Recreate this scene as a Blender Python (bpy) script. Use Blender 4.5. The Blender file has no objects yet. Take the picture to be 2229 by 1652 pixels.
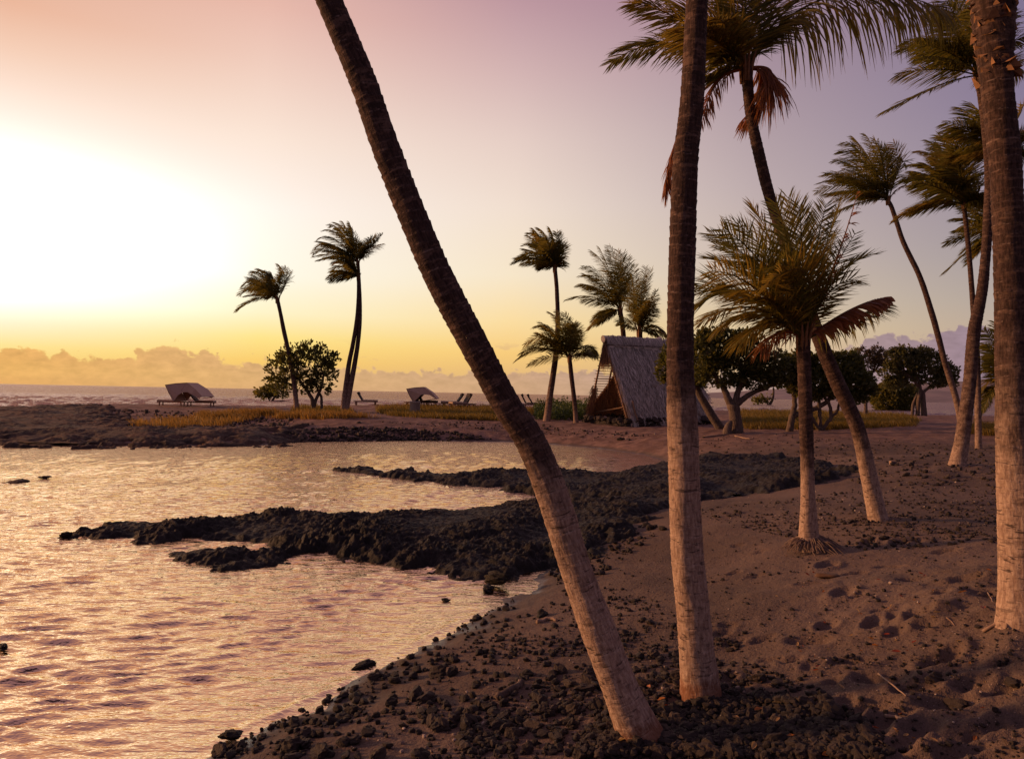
import bpy, math, random
import numpy as np
from mathutils import Vector

random.seed(7)
RNG = np.random.default_rng(7)
scn = bpy.context.scene
COL = scn.collection
R = math.radians

# ------------------------------------------------------------------ camera
EYE = np.array([0.0, 0.0, 2.6])
FPX = 1610.0                       # focal length in pixels of a 2229 px wide picture
PITCH, ROLL = R(1.10), R(1.12)
fwd = np.array([0, math.cos(PITCH), math.sin(PITCH)])
up0 = np.array([0, -math.sin(PITCH), math.cos(PITCH)])
rt0 = np.array([1.0, 0, 0])
CR = rt0 * math.cos(ROLL) + up0 * math.sin(ROLL)
CU = -rt0 * math.sin(ROLL) + up0 * math.cos(ROLL)
cam_d = bpy.data.cameras.new('camera')
cam = bpy.data.objects.new('camera', cam_d)
COL.objects.link(cam)
from mathutils import Matrix
cam.matrix_world = Matrix(((CR[0], CU[0], -fwd[0], EYE[0]), (CR[1], CU[1], -fwd[1], EYE[1]),
                           (CR[2], CU[2], -fwd[2], EYE[2]), (0, 0, 0, 1)))
cam_d.sensor_width = 36.0
cam_d.lens = 36.0 * FPX / 2229.0
cam_d.clip_start = 0.05
cam_d.clip_end = 40000
scn.camera = cam

scn.render.engine = 'CYCLES'
scn.view_settings.view_transform = 'Standard'
scn.view_settings.look = 'None'
scn.view_settings.exposure = 0.0
scn.view_settings.gamma = 1.0
scn.view_settings.use_curve_mapping = False
try:
    scn.cycles.use_denoising = True
    scn.cycles.denoiser = 'OPENIMAGEDENOISE'
    scn.cycles.max_bounces = 6
    scn.cycles.diffuse_bounces = 3
    scn.cycles.glossy_bounces = 3
    scn.cycles.transmission_bounces = 3
    scn.cycles.caustics_reflective = False
except Exception:
    pass

SUN_AZ, SUN_EL = -78.0, 11.0        # azimuth from the view axis (negative: left), elevation
GLOW_AZ = -36.0


def lin(c):
    c = c / 255.0
    return c / 12.92 if c <= 0.04045 else ((c + 0.055) / 1.055) ** 2.4


def rgb(r, g, b, k=1.0):
    return (lin(r) * k, lin(g) * k, lin(b) * k, 1.0)


# ------------------------------------------------------------------ node helper
class NT:
    def __init__(s, tree):
        s.t = tree
        s.n = tree.nodes
        s.l = tree.links

    def new(s, typ, **kw):
        nd = s.n.new(typ)
        for k, v in kw.items():
            setattr(nd, k, v)
        return nd

    def put(s, sock, v):
        if v is None:
            return
        if isinstance(v, bpy.types.NodeSocket):
            s.l.new(v, sock)
        else:
            if isinstance(v, (int, float)) and sock.type in ('VECTOR', 'RGBA'):
                v = (v, v, v) if sock.type == 'VECTOR' else (v, v, v, 1)
            sock.default_value = v

    def m(s, op, a, b=None, c=None, clamp=False):
        nd = s.new('ShaderNodeMath', operation=op, use_clamp=clamp)
        s.put(nd.inputs[0], a)
        s.put(nd.inputs[1], b)
        s.put(nd.inputs[2], c)
        return nd.outputs[0]

    def mix(s, f, a, b, blend='MIX'):
        nd = s.new('ShaderNodeMix', data_type='RGBA', blend_type=blend)
        s.put(nd.inputs[0], f)
        s.put(nd.inputs[6], a)
        s.put(nd.inputs[7], b)
        return nd.outputs[2]

    def ss(s, x, lo, hi, a=0.0, b=1.0):
        nd = s.new('ShaderNodeMapRange', interpolation_type='SMOOTHSTEP')
        s.put(nd.inputs[0], x)
        for i, v in zip((1, 2, 3, 4), (lo, hi, a, b)):
            s.put(nd.inputs[i], v)
        return nd.outputs[0]

    def lr(s, x, lo, hi, a=0.0, b=1.0):
        nd = s.new('ShaderNodeMapRange')
        s.put(nd.inputs[0], x)
        for i, v in zip((1, 2, 3, 4), (lo, hi, a, b)):
            s.put(nd.inputs[i], v)
        return nd.outputs[0]

    def ramp(s, f, stops, interp='LINEAR'):
        nd = s.new('ShaderNodeValToRGB')
        cr = nd.color_ramp
        cr.interpolation = interp
        e = cr.elements
        e[0].position, e[0].color = stops[0]
        e[1].position, e[1].color = stops[-1]
        for p, c in stops[1:-1]:
            el = e.new(p)
            el.color = c
        s.put(nd.inputs[0], f)
        return nd.outputs[0]

    def noise(s, vec, scale=1.0, detail=4.0, rough=0.5, dist=0.0, out=0):
        nd = s.new('ShaderNodeTexNoise')
        s.put(nd.inputs['Vector'], vec)
        nd.inputs['Scale'].default_value = scale
        nd.inputs['Detail'].default_value = detail
        nd.inputs['Roughness'].default_value = rough
        nd.inputs['Distortion'].default_value = dist
        return nd.outputs[out]

    def voro(s, vec, scale=1.0, feature='F1'):
        nd = s.new('ShaderNodeTexVoronoi', feature=feature)
        s.put(nd.inputs['Vector'], vec)
        nd.inputs['Scale'].default_value = scale
        return nd.outputs[0]

    def comb(s, x, y, z):
        nd = s.new('ShaderNodeCombineXYZ')
        for i, v in enumerate((x, y, z)):
            s.put(nd.inputs[i], v)
        return nd.outputs[0]

    def vmul(s, a, b):
        nd = s.new('ShaderNodeVectorMath', operation='MULTIPLY')
        s.put(nd.inputs[0], a)
        s.put(nd.inputs[1], b)
        return nd.outputs[0]

    def sep(s, v):
        nd = s.new('ShaderNodeSeparateXYZ')
        s.put(nd.inputs[0], v)
        return nd.outputs


# ------------------------------------------------------------------ world: dusk sky
def hv(u):
    return 857.0 + (u - 1114.5) * 0.0195


def el_of(u, v):
    az = math.atan((u - 1114.5) / FPX)
    return math.degrees(math.atan((hv(u) - v) / FPX * math.cos(az)))


world = bpy.data.worlds.new('World')
scn.world = world
world.use_nodes = True
W = NT(world.node_tree)
W.n.clear()
w_out = W.new('ShaderNodeOutputWorld')
w_bg = W.new('ShaderNodeBackground')
W.l.new(w_bg.outputs[0], w_out.inputs[0])
tc = W.new('ShaderNodeTexCoord')
D = tc.outputs['Generated']
dx, dy, dz = W.sep(D)
az = W.m('MULTIPLY', W.m('ARCTAN2', dx, dy), 57.29578)
el = W.m('MULTIPLY', W.m('ARCSINE', W.m('MAXIMUM', W.m('MINIMUM', dz, 1.0), -1.0)), 57.29578)
dA = W.m('SUBTRACT', 180.0, W.m('ABSOLUTE', W.m('SUBTRACT', 180.0, W.m('ABSOLUTE', W.m('SUBTRACT', az, GLOW_AZ)))))
EF = W.m('DIVIDE', W.m('MAXIMUM', el, 0.0), 90.0)


def col_ramp(u, stops, zen):
    st = []
    for v, c, *k in sorted(stops, key=lambda t: -t[0]):
        st.append((max(0.0, el_of(u, v) / 90.0), rgb(*c, *(k or [1.0]))))
    st[0] = (0.0, st[0][1])
    for e, c in zen:
        st.append((e / 90.0, rgb(*c)))
    return W.ramp(EF, st)


ZEN = [(50, (150, 116, 134)), (90, (104, 92, 124))]
ra = col_ramp(0, [(0, (236, 184, 156)), (100, (246, 207, 183)), (200, (254, 229, 212)), (300, (255, 243, 233)),
                  (400, (255, 251, 246), 1.1), (540, (255, 254, 250), 1.5), (640, (255, 252, 238), 1.25), (700, (255, 244, 208)),
                  (750, (255, 228, 150)), (790, (250, 208, 118)), (836, (232, 176, 108))], ZEN)
rb = col_ramp(557, [(0, (232, 185, 170)), (150, (242, 208, 192)), (300, (252, 230, 214)), (450, (255, 243, 233)),
                    (600, (255, 248, 230)), (680, (255, 243, 200)), (735, (255, 228, 138)), (785, (250, 204, 110)),
                    (847, (226, 176, 116))], ZEN)
rc = col_ramp(1114, [(0, (190, 152, 160)), (150, (211, 179, 178)), (300, (229, 205, 196)), (450, (241, 222, 207)),
                     (600, (247, 229, 200)), (700, (251, 220, 160)), (770, (247, 202, 122)), (857, (214, 170, 122))], ZEN)
rd = col_ramp(1672, [(0, (157, 130, 147)), (200, (168, 148, 158)), (400, (185, 167, 169)), (550, (198, 180, 171)),
                     (650, (209, 190, 167)), (720, (220, 196, 156)), (800, (215, 181, 142)), (868, (190, 155, 130))], ZEN)
re_ = col_ramp(2229, [(0, (127, 113, 142)), (200, (134, 121, 147)), (400, (148, 136, 151)), (550, (162, 151, 154)),
                      (650, (176, 162, 154)), (750, (190, 166, 147)), (879, (165, 136, 126))], ZEN)
rf = W.ramp(EF, [(0.0, rgb(106, 86, 96)), (0.08, rgb(118, 98, 108)), (0.2, rgb(112, 98, 118)), (0.5, rgb(106, 92, 116)), (1.0, rgb(104, 92, 124))])
sky = W.mix(W.lr(dA, 1.3, 17.0), ra, rb)
sky = W.mix(W.lr(dA, 17.0, 36.0), sky, rc)
sky = W.mix(W.lr(dA, 36.0, 55.0), sky, rd)
sky = W.mix(W.lr(dA, 55.0, 70.7), sky, re_)
sky = W.mix(W.ss(dA, 70.7, 150.0), sky, rf)

# cloud bank along the horizon: top height (degrees) as a function of azimuth
cpts = [(-60, 2.2), (-34.7, 2.2), (-33, 2.45), (-31, 2.2), (-27.5, 2.0), (-26.4, 2.6), (-25.6, 3.15), (-23.9, 3.05), (-23.4, 2.4), (-22.9, 2.85), (-22.3, 2.6),
        (-21, 2.1), (-17, 1.95), (-12, 1.7), (-4, 1.75), (3, 1.9), (10, 1.8), (19, 1.9), (24, 3.6), (27, 4.9),
        (29, 4.5), (31, 5.2), (34, 5.0), (45, 3.2), (90, 2.0)]
hprof = W.ramp(W.lr(az, -90, 90), [((a + 90) / 180, (h / 8, h / 8, h / 8, 1)) for a, h in cpts])
hp = W.m('MULTIPLY', hprof, 8.0)
cv = W.comb(az, W.m('MULTIPLY', el, 1.15), 0.0)
n1 = W.noise(cv, 0.55, 3, 0.5)
n2 = W.noise(cv, 1.3, 8, 0.62, 0.35)
bill = W.voro(W.comb(W.m('ADD', az, W.m('MULTIPLY', n2, 0.8)), W.m('ADD', W.m('MULTIPLY', el, 1.2), W.m('MULTIPLY', n2, 0.6)), 0.0), 1.5)
top = W.m('ADD', hp, W.m('ADD', W.m('MULTIPLY', W.m('SUBTRACT', n1, 0.5), 1.6), W.m('ADD', W.m('MULTIPLY', W.m('SUBTRACT', n2, 0.5), 1.5), W.m('MULTIPLY', W.m('SUBTRACT', 0.42, bill), 0.75))))
below = W.m('SUBTRACT', top, el)
cmask = W.ss(below, -0.03, 0.22)
azm = W.lr(az, -34, 34)
ccol = W.ramp(azm, [(0.0, rgb(230, 170, 98)), (0.14, rgb(222, 170, 112)), (0.28, rgb(212, 168, 124)), (0.5, rgb(198, 158, 130)), (0.75, rgb(172, 144, 142)), (1.0, rgb(150, 126, 144))])
n3 = W.noise(W.comb(az, W.m('MULTIPLY', el, 2.2), 3.3), 0.9, 8, 0.62, 0.3)
shade = W.lr(n3, 0.3, 0.7, 0.82, 1.14)
ccol = W.mix(1.0, ccol, W.comb(shade, shade, shade), 'MULTIPLY')
edge = W.m('MULTIPLY', W.ss(below, 0.35, 0.02), 0.4)
ccol = W.mix(edge, ccol, W.ramp(azm, [(0.0, rgb(255, 214, 120)), (0.35, rgb(250, 206, 130)), (0.6, rgb(226, 186, 140)), (1.0, rgb(172, 148, 152))]))
fade = W.ss(el, 0.0, 2.0, 0.55, 0.9)
sky2 = W.mix(W.m('MULTIPLY', cmask, fade), sky, ccol)
# stray little clouds a few degrees up
n4 = W.noise(W.comb(W.m('MULTIPLY', az, 0.6), W.m('MULTIPLY', el, 1.3), 9.0), 0.7, 6, 0.6)
band = W.m('MULTIPLY', W.ss(el, 1.6, 2.6), W.ss(el, 4.6, 3.0))
m4 = W.m('MULTIPLY', W.m('MULTIPLY', W.ss(n4, 0.585, 0.66), band), W.ss(az, -16.0, -8.0, 0.0, 0.55))
sky3 = W.mix(m4, sky2, ccol)
# the overexposed heart of the glow round the hidden sun is far brighter than white
gx_ = W.m('DIVIDE', dA, 12.0)
gy_ = W.m('DIVIDE', W.m('SUBTRACT', el, 11.2), 4.0)
glow = W.m('EXPONENT', W.m('MULTIPLY', W.m('ADD', W.m('MULTIPLY', gx_, gx_), W.m('MULTIPLY', gy_, gy_)), -1.0))
gk = W.comb(W.m('ADD', 1.0, W.m('MULTIPLY', glow, .75)), W.m('ADD', 1.0, W.m('MULTIPLY', glow, .68)), W.m('ADD', 1.0, W.m('MULTIPLY', glow, .6)))
sky3 = W.mix(1.0, sky3, gk, 'MULTIPLY')
# physically based sky on top of it, low sun, weak
nish = W.new('ShaderNodeTexSky', sky_type='NISHITA')
nish.sun_disc = False
nish.sun_elevation = R(SUN_EL)
nish.sun_rotation = R(SUN_AZ)
nmix = W.mix(1.0, nish.outputs[0], (0.0015, 0.0015, 0.0015, 1), 'MULTIPLY')
skyf = W.mix(1.0, sky3, nmix, 'ADD')
W.l.new(skyf, w_bg.inputs[0])
w_bg.inputs[1].default_value = 1.0

# ------------------------------------------------------------------ sun
sun_d = bpy.data.lights.new('sun', 'SUN')
sun_d.energy = 3.9
sun_d.color = (1.0, 0.48, 0.20)
sun_d.angle = R(5.0)
sun = bpy.data.objects.new('sun', sun_d)
COL.objects.link(sun)
sd = Vector((math.sin(R(SUN_AZ)) * math.cos(R(SUN_EL)), math.cos(R(SUN_AZ)) * math.cos(R(SUN_EL)), math.sin(R(SUN_EL))))
sun.rotation_euler = (-sd).to_track_quat('-Z', 'Y').to_euler()


# ------------------------------------------------------------------ object helpers
def mat(name, build):
    m = bpy.data.materials.new(name)
    m.use_nodes = True
    N = NT(m.node_tree)
    N.n.clear()
    out = N.new('ShaderNodeOutputMaterial')
    p = N.new('ShaderNodeBsdfPrincipled')
    N.l.new(p.outputs[0], out.inputs[0])
    build(N, p, out)
    return m


def bump(N, p, h, strength=0.5, dist=0.01):
    b = N.new('ShaderNodeBump')
    b.inputs['Strength'].default_value = strength
    b.inputs['Distance'].default_value = dist
    N.put(b.inputs['Height'], h)
    N.l.new(b.outputs[0], p.inputs['Normal'])


def pos(N):
    return N.new('ShaderNodeNewGeometry').outputs['Position']


def objco(N):
    return N.new('ShaderNodeTexCoord').outputs['Object']


def rnd(N):
    return N.new('ShaderNodeObjectInfo').outputs['Random']


def isl(N):
    return N.new('ShaderNodeNewGeometry').outputs['Random Per Island']


def attr(N, nm):
    nd = N.new('ShaderNodeAttribute')
    nd.attribute_name = nm
    return nd.outputs['Fac']


def tag(o, label=None, cat=None, group=None, kind=None):
    if label:
        o['label'] = label
    if cat:
        o['category'] = cat
    if group:
        o['group'] = group
    if kind:
        o['kind'] = kind
    return o


def empty(name, loc, rz=0.0):
    o = bpy.data.objects.new(name, None)
    COL.objects.link(o)
    o.location = loc
    o.rotation_euler = (0, 0, rz)
    o.empty_display_size = 0.2
    return o


def link(name, me, m=None, parent=None, world_coords=True):
    o = bpy.data.objects.new(name, me)
    COL.objects.link(o)
    if m is not None and len(me.materials) == 0:
        me.materials.append(m)
    if parent is not None:
        o.parent = parent
        if world_coords:
            l = parent
            off = Vector((0, 0, 0))
            while l is not None:
                off += l.location
                l = l.parent
            o.location = -off
    return o


def npmesh(name, V, F, smooth=True):
    """V (n,3), F (m,k) with one k, or a list of such arrays."""
    me = bpy.data.meshes.new(name)
    V = np.ascontiguousarray(V, dtype=np.float32)
    Fs = F if isinstance(F, list) else [F]
    Fs = [np.asarray(f, dtype=np.int32) for f in Fs if len(f)]
    nl = sum(f.size for f in Fs)
    nf = sum(len(f) for f in Fs)
    me.vertices.add(len(V))
    me.vertices.foreach_set('co', V.ravel())
    me.loops.add(nl)
    me.polygons.add(nf)
    me.loops.foreach_set('vertex_index', np.concatenate([f.ravel() for f in Fs]))
    tot = np.concatenate([np.full(len(f), f.shape[1], np.int32) for f in Fs])
    st = np.zeros(nf, np.int32)
    st[1:] = np.cumsum(tot)[:-1]
    me.polygons.foreach_set('loop_start', st)
    try:
        me.polygons.foreach_set('loop_total', tot)
    except Exception:
        pass
    me.polygons.foreach_set('use_smooth', np.full(nf, smooth, bool))
    me.update(calc_edges=True)
    me.validate()
    return me


def fattr(me, name, vals):
    a = me.attributes.new(name, 'FLOAT', 'POINT')
    a.data.foreach_set('value', np.ascontiguousarray(vals, dtype=np.float32))


class MB:
    """collects small shapes into one mesh"""

    def __init__(s):
        s.v, s.f = [], {}
        s.n = 0

    def add(s, V, F):
        V = np.asarray(V, float)
        s.v.append(V)
        for f in F:
            s.f.setdefault(len(f), []).append([i + s.n for i in f])
        s.n += len(V)

    def addn(s, V, F):
        V = np.asarray(V, float)
        F = np.asarray(F)
        s.v.append(V)
        s.f.setdefault(F.shape[1], []).extend((F + s.n).tolist())
        s.n += len(V)

    def box(s, c, size, ax=None, taper=1.0):
        c = np.asarray(c, float)
        h = np.asarray(size, float) / 2
        A = np.eye(3) if ax is None else np.asarray(ax, float)
        V = []
        for z in (-1, 1):
            k = taper if z > 0 else 1.0
            for x, y in ((-1, -1), (1, -1), (1, 1), (-1, 1)):
                V.append(c + A[0] * x * h[0] * k + A[1] * y * h[1] * k + A[2] * z * h[2])
        s.add(V, [(3, 2, 1, 0), (4, 5, 6, 7), (0, 1, 5, 4), (1, 2, 6, 5), (2, 3, 7, 6), (3, 0, 4, 7)])

    def tube(s, pts, rad, n=6, cap=True):
        V, F = tube_arrays(np.asarray(pts, float), np.asarray(rad, float) if np.ndim(rad) else np.full(len(pts), float(rad)), n, cap)
        for k, f in F.items():
            s.f.setdefault(k, []).extend((np.asarray(f) + s.n).tolist())
        s.v.append(V)
        s.n += len(V)

    def mesh(s, name, smooth=False):
        return npmesh(name, np.concatenate(s.v), [np.array(f) for f in s.f.values()], smooth)

    def build(s, name, m, parent=None, smooth=False, wc=True):
        return link(name, s.mesh(name, smooth), m, parent, wc)


def frames(P):
    T = np.gradient(P, axis=0)
    T /= np.linalg.norm(T, axis=1)[:, None] + 1e-12
    ref = np.array([0, 1.0, 0]) if abs(T[:, 1]).mean() < 0.8 else np.array([1.0, 0, 0])
    A = np.cross(T, ref)
    A /= np.linalg.norm(A, axis=1)[:, None] + 1e-12
    B = np.cross(T, A)
    return T, A, B


def tube_arrays(P, rad, n=6, cap=True):
    T, A, B = frames(P)
    th = np.arange(n) * 2 * math.pi / n
    ring = A[:, None, :] * np.cos(th)[None, :, None] + B[:, None, :] * np.sin(th)[None, :, None]
    V = (P[:, None, :] + ring * rad[:, None, None]).reshape(-1, 3)
    k = len(P)
    i = np.arange(k - 1)[:, None] * n
    j = np.arange(n)[None, :]
    j2 = (j + 1) % n
    F = np.stack([i + j, i + j2, i + n + j2, i + n + j], -1).reshape(-1, 4)
    out = {4: F}
    if cap:
        out[n] = out.get(n, np.zeros((0, n), int))
        caps = np.array([list(range(n))[::-1], [(k - 1) * n + q for q in range(n)]])
        out[n] = np.concatenate([out[n], caps]) if n != 4 else np.concatenate([F, caps])
    return V, out


def catmull(P, k):
    P = np.asarray(P, float)
    if len(P) == 2:
        t = np.linspace(0, 1, k)[:, None]
        return P[0] * (1 - t) + P[1] * t
    Q = np.vstack([2 * P[0] - P[1], P, 2 * P[-1] - P[-2]])
    # parameter by chord length so that unequal spacing stays smooth
    seg = np.linalg.norm(np.diff(P[:, :3], axis=0), axis=1)
    cum = np.concatenate([[0], np.cumsum(seg)])
    s = np.linspace(0, cum[-1], k)
    idx = np.clip(np.searchsorted(cum, s, 'right') - 1, 0, len(P) - 2)
    t = ((s - cum[idx]) / np.maximum(seg[idx], 1e-9))[:, None]
    # finite-difference tangents (non-uniform)
    m = np.zeros_like(P)
    for i in range(len(P)):
        a, b = max(0, i - 1), min(len(P) - 1, i + 1)
        m[i] = (P[b] - P[a]) / max(cum[b] - cum[a], 1e-9)
    h = seg[idx][:, None]
    p0, p1, m0, m1 = P[idx], P[idx + 1], m[idx] * h, m[idx + 1] * h
    t2, t3 = t * t, t * t * t
    return (2 * t3 - 3 * t2 + 1) * p0 + (t3 - 2 * t2 + t) * m0 + (-2 * t3 + 3 * t2) * p1 + (t3 - t2) * m1


# ------------------------------------------------------------------ numpy noise
_perm = np.random.default_rng(3).permutation(256)
_perm = np.concatenate([_perm, _perm, _perm])
_ang = np.random.default_rng(4).uniform(0, 2 * math.pi, 256)
_gx, _gy = np.cos(_ang), np.sin(_ang)


def perlin(x, y):
    xi = np.floor(x).astype(np.int64)
    yi = np.floor(y).astype(np.int64)
    xf, yf = x - xi, y - yi
    xi &= 255
    yi &= 255
    u = xf * xf * xf * (xf * (xf * 6 - 15) + 10)
    v = yf * yf * yf * (yf * (yf * 6 - 15) + 10)

    def g(i, j, a, b):
        h = _perm[_perm[(xi + i) & 255] + ((yi + j) & 255)]
        return _gx[h] * a + _gy[h] * b
    n00, n10, n01, n11 = g(0, 0, xf, yf), g(1, 0, xf - 1, yf), g(0, 1, xf, yf - 1), g(1, 1, xf - 1, yf - 1)
    return ((n00 * (1 - u) + n10 * u) * (1 - v) + (n01 * (1 - u) + n11 * u) * v) * 1.5


def fbm(x, y, o=4, gain=0.5):
    s, a, f = 0.0, 1.0, 1.0
    for k in range(o):
        s = s + a * perlin(x * f + 17.3 * k, y * f - 9.1 * k)
        a *= gain
        f *= 2.03
    return s


def ridged(x, y, o=4, gain=0.5):
    s, a, f = 0.0, 1.0, 1.0
    for k in range(o):
        s = s + a * (1 - 2 * np.abs(perlin(x * f + 31.7 * k, y * f + 5.3 * k)))
        a *= gain
        f *= 2.1
    return s


# ------------------------------------------------------------------ picture <-> place
def rays(u, v):
    u = np.asarray(u, float)
    v = np.asarray(v, float)
    d = fwd + CR * ((u - 1114.5) / FPX)[..., None] + CU * ((826.0 - v) / FPX)[..., None]
    return d / d[..., 1:2]          # scaled so that y = 1


def P(u, v, d):
    """the point seen at (u, v) that lies d metres ahead"""
    return EYE + rays(u, v) * d


def plane(u, v, z=0.0):
    r = rays(u, v)
    return EYE + r * ((z - EYE[2]) / r[..., 2])[..., None]


def poly_sdf(x, y, poly):
    """signed distance, positive inside"""
    poly = np.asarray(poly, float)
    d = np.full(x.shape, 1e9)
    inside = np.zeros(x.shape, bool)
    a = poly
    b = np.roll(poly, -1, 0)
    for (ax, ay), (bx, by) in zip(a, b):
        ex, ey = bx - ax, by - ay
        t = np.clip(((x - ax) * ex + (y - ay) * ey) / (ex * ex + ey * ey + 1e-12), 0, 1)
        d = np.minimum(d, (x - ax - t * ex) ** 2 + (y - ay - t * ey) ** 2)
        if ay != by:
            c = ((ay > y) != (by > y)) & (x < (bx - ax) * (y - ay) / (by - ay) + ax)
            inside ^= c
    d = np.sqrt(d)
    return np.where(inside, d, -d)


def pix_poly(pts, z=0.0):
    a = np.array([p[:2] for p in pts], float)
    zz = np.array([p[2] if len(p) > 2 else z for p in pts])
    return plane(a[:, 0], a[:, 1], zz)[:, :2]


lag = pix_poly([(430, 1652), (560, 1597), (700, 1528), (830, 1462), (960, 1390), (1060, 1340), (1130, 1295), (1185, 1252),
                (1215, 1190), (1240, 1140), (1290, 1080), (1380, 1030), (1445, 1003), (1400, 990), (1300, 976), (1150, 963), (900, 959), (640, 962),
                (600, 969), (300, 971), (0, 967)])
lag = np.vstack([lag, [(-45, 34), (-100, 40), (-140, 20), (-140, -60), (-16, -60), (-9, -8), (-4.6, 1.5)]])
sea = np.array([(-20000, 58), (-200, 60), (-75, 64), (-50, 70), (-27, 72.5), (-10, 73), (5, 74), (20, 78), (32, 82), (48, 84), (80, 92),
                (150, 98), (400, 90), (20000, -500), (20000, 20000), (-20000, 20000)], float)

HC = np.array([
    (0, 0, 1.05), (-2, 1, .75), (2.5, 3, .95), (1.45, 5.7, .52), (.8, 5.0, .48), (3.8, 5.6, 1.22), (2.6, 5.6, .82), (5.5, 6, 1.35), (3.9, 9.9, .92), (2.4, 9.5, .62), (5.3, 10.6, 1.08),
    (11, 18.5, 1.2), (3, 19, .42), (6, 22, .6), (14, 28, 1.05), (25, 40, 1.35), (40, 40, 1.45), (8, 43, .98), (10, 34, 1.02), (2, 44, 1.0), (-8, 47, 1.05), (-8, 64, 1.55), (-2, 66, 1.62),
    (-17, 57, 1.12), (-28, 63, 1.2), (-16, 42, .55), (-25, 40, .5), (-40, 45, .4), (-45, 60, .5), (5, 64, 1.62), (25, 62, 1.5), (40, 68, 1.35), (80, 60, 1.6), (0, -20, 1.5), (30, 0, 2.0)])


def base_h(x, y):
    x = np.asarray(x, float)
    y = np.asarray(y, float)
    wsum = np.zeros(x.shape)
    hs = np.zeros(x.shape)
    for cx, cy, h in HC:
        sc = 1.5 + 0.10 * math.hypot(cx, cy)
        w = 1.0 / (((x - cx) ** 2 + (y - cy) ** 2) / sc ** 2 + 0.12) ** 1.6
        wsum += w
        hs += w * h
    H = hs / wsum
    dl = poly_sdf(x, y, lag)
    ds = poly_sdf(x, y, sea)
    dw = np.maximum(dl, ds)          # positive in water
    L = np.where(dl > ds, 2.6, 3.2)
    land = H * (1 - np.exp(-np.maximum(-dw, 0) / L))
    wat = -0.9 * (1 - np.exp(-np.maximum(dw, 0) / 4.0))
    return np.where(dw < 0, land, wat)


# polar table of the ground around the camera
AZ = np.radians(np.concatenate([np.arange(-180, -52, 4.0), np.arange(-52, 50.01, 0.17), np.arange(54, 180, 4.0)]))
RR = np.concatenate([[0.4, 0.8, 1.2, 1.6, 2.0], np.geomspace(2.3, 112, 610), [130, 160, 220, 320, 480]])
gx = np.sin(AZ)[None, :] * RR[:, None]
gy = np.cos(AZ)[None, :] * RR[:, None]
HB = base_h(gx, gy)

fine_i = np.where((AZ > R(-52.1)) & (AZ < R(50.1)))[0]
fA = AZ[fine_i]


def gh(x, y):
    """ground height at points, bilinear in the table"""
    x = np.atleast_1d(np.asarray(x, float))
    y = np.atleast_1d(np.asarray(y, float))
    a = np.arctan2(x, y)
    r = np.hypot(x, y)
    ia = np.clip(np.searchsorted(AZ, a) - 1, 0, len(AZ) - 2)
    ir = np.clip(np.searchsorted(RR, r) - 1, 0, len(RR) - 2)
    ta = np.clip((a - AZ[ia]) / (AZ[ia + 1] - AZ[ia]), 0, 1)
    tr = np.clip((r - RR[ir]) / (RR[ir + 1] - RR[ir]), 0, 1)
    return (HG[ir, ia] * (1 - ta) + HG[ir, ia + 1] * ta) * (1 - tr) + (HG[ir + 1, ia] * (1 - ta) + HG[ir + 1, ia + 1] * ta) * tr


def G(u, v):
    """where the line of sight through (u, v) meets the ground"""
    single = np.ndim(u) == 0
    u = np.atleast_1d(np.asarray(u, float))
    v = np.atleast_1d(np.asarray(v, float))
    r = rays(u, v)
    a = np.arctan2(r[:, 0], r[:, 1])
    slope = r[:, 2] / np.hypot(r[:, 0], r[:, 1])
    ia = np.clip(np.round((a - fA[0]) / (fA[1] - fA[0])).astype(int), 0, len(fA) - 1)
    out = np.zeros((len(u), 3))
    for k0 in range(0, len(u), 4000):
        sl = slice(k0, k0 + 4000)
        H = HG[:, fine_i][:, ia[sl]]
        z = EYE[2] + slope[sl][None, :] * RR[:, None]
        hit = (H >= z)
        hit[:8] = False
        i = np.argmax(hit, 0)
        none = ~hit.any(0)
        i = np.where(none, len(RR) - 6, np.maximum(i, 1))
        q = np.arange(H.shape[1])
        d0 = z[i - 1, q] - H[i - 1, q]
        d1 = H[i, q] - z[i, q]
        t = np.clip(d0 / np.maximum(d0 + d1, 1e-9), 0, 1)
        rr = RR[i - 1] * (1 - t) + RR[i] * t
        aa = a[sl]
        out[sl] = np.stack([np.sin(aa) * rr, np.cos(aa) * rr, EYE[2] + slope[sl] * rr], 1)
    return out[0] if single else out


# ------------------------------------------------------------------ ground
HG = HB.copy()
HG += (0.045 * fbm(gx * 1.2, gy * 1.2, 4, .55) + .006 * fbm(gx * 4 + 9, gy * 4, 2)) * np.exp(-(HB / .16) ** 2) * np.clip((16 - gy) / 4, .3, 1)
landf = np.clip(HB / 0.25, 0, 1)
HG += landf * (0.035 * fbm(gx * 0.5, gy * 0.5, 3) + 0.012 * fbm(gx * 2.3 + 5, gy * 2.3, 3))
rightf = np.clip((gx - 1.6) / 2.0, 0, 1) * np.clip((9.5 - gy) / 3.5, 0, 1) * np.clip((HB - .45) / .3, 0, 1)
HG += rightf * (0.05 * fbm(gx * 1.7 + 3, gy * 1.7, 2) + 0.03 * fbm(gx * 3.6, gy * 4.6 + 9, 3, .55))
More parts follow.
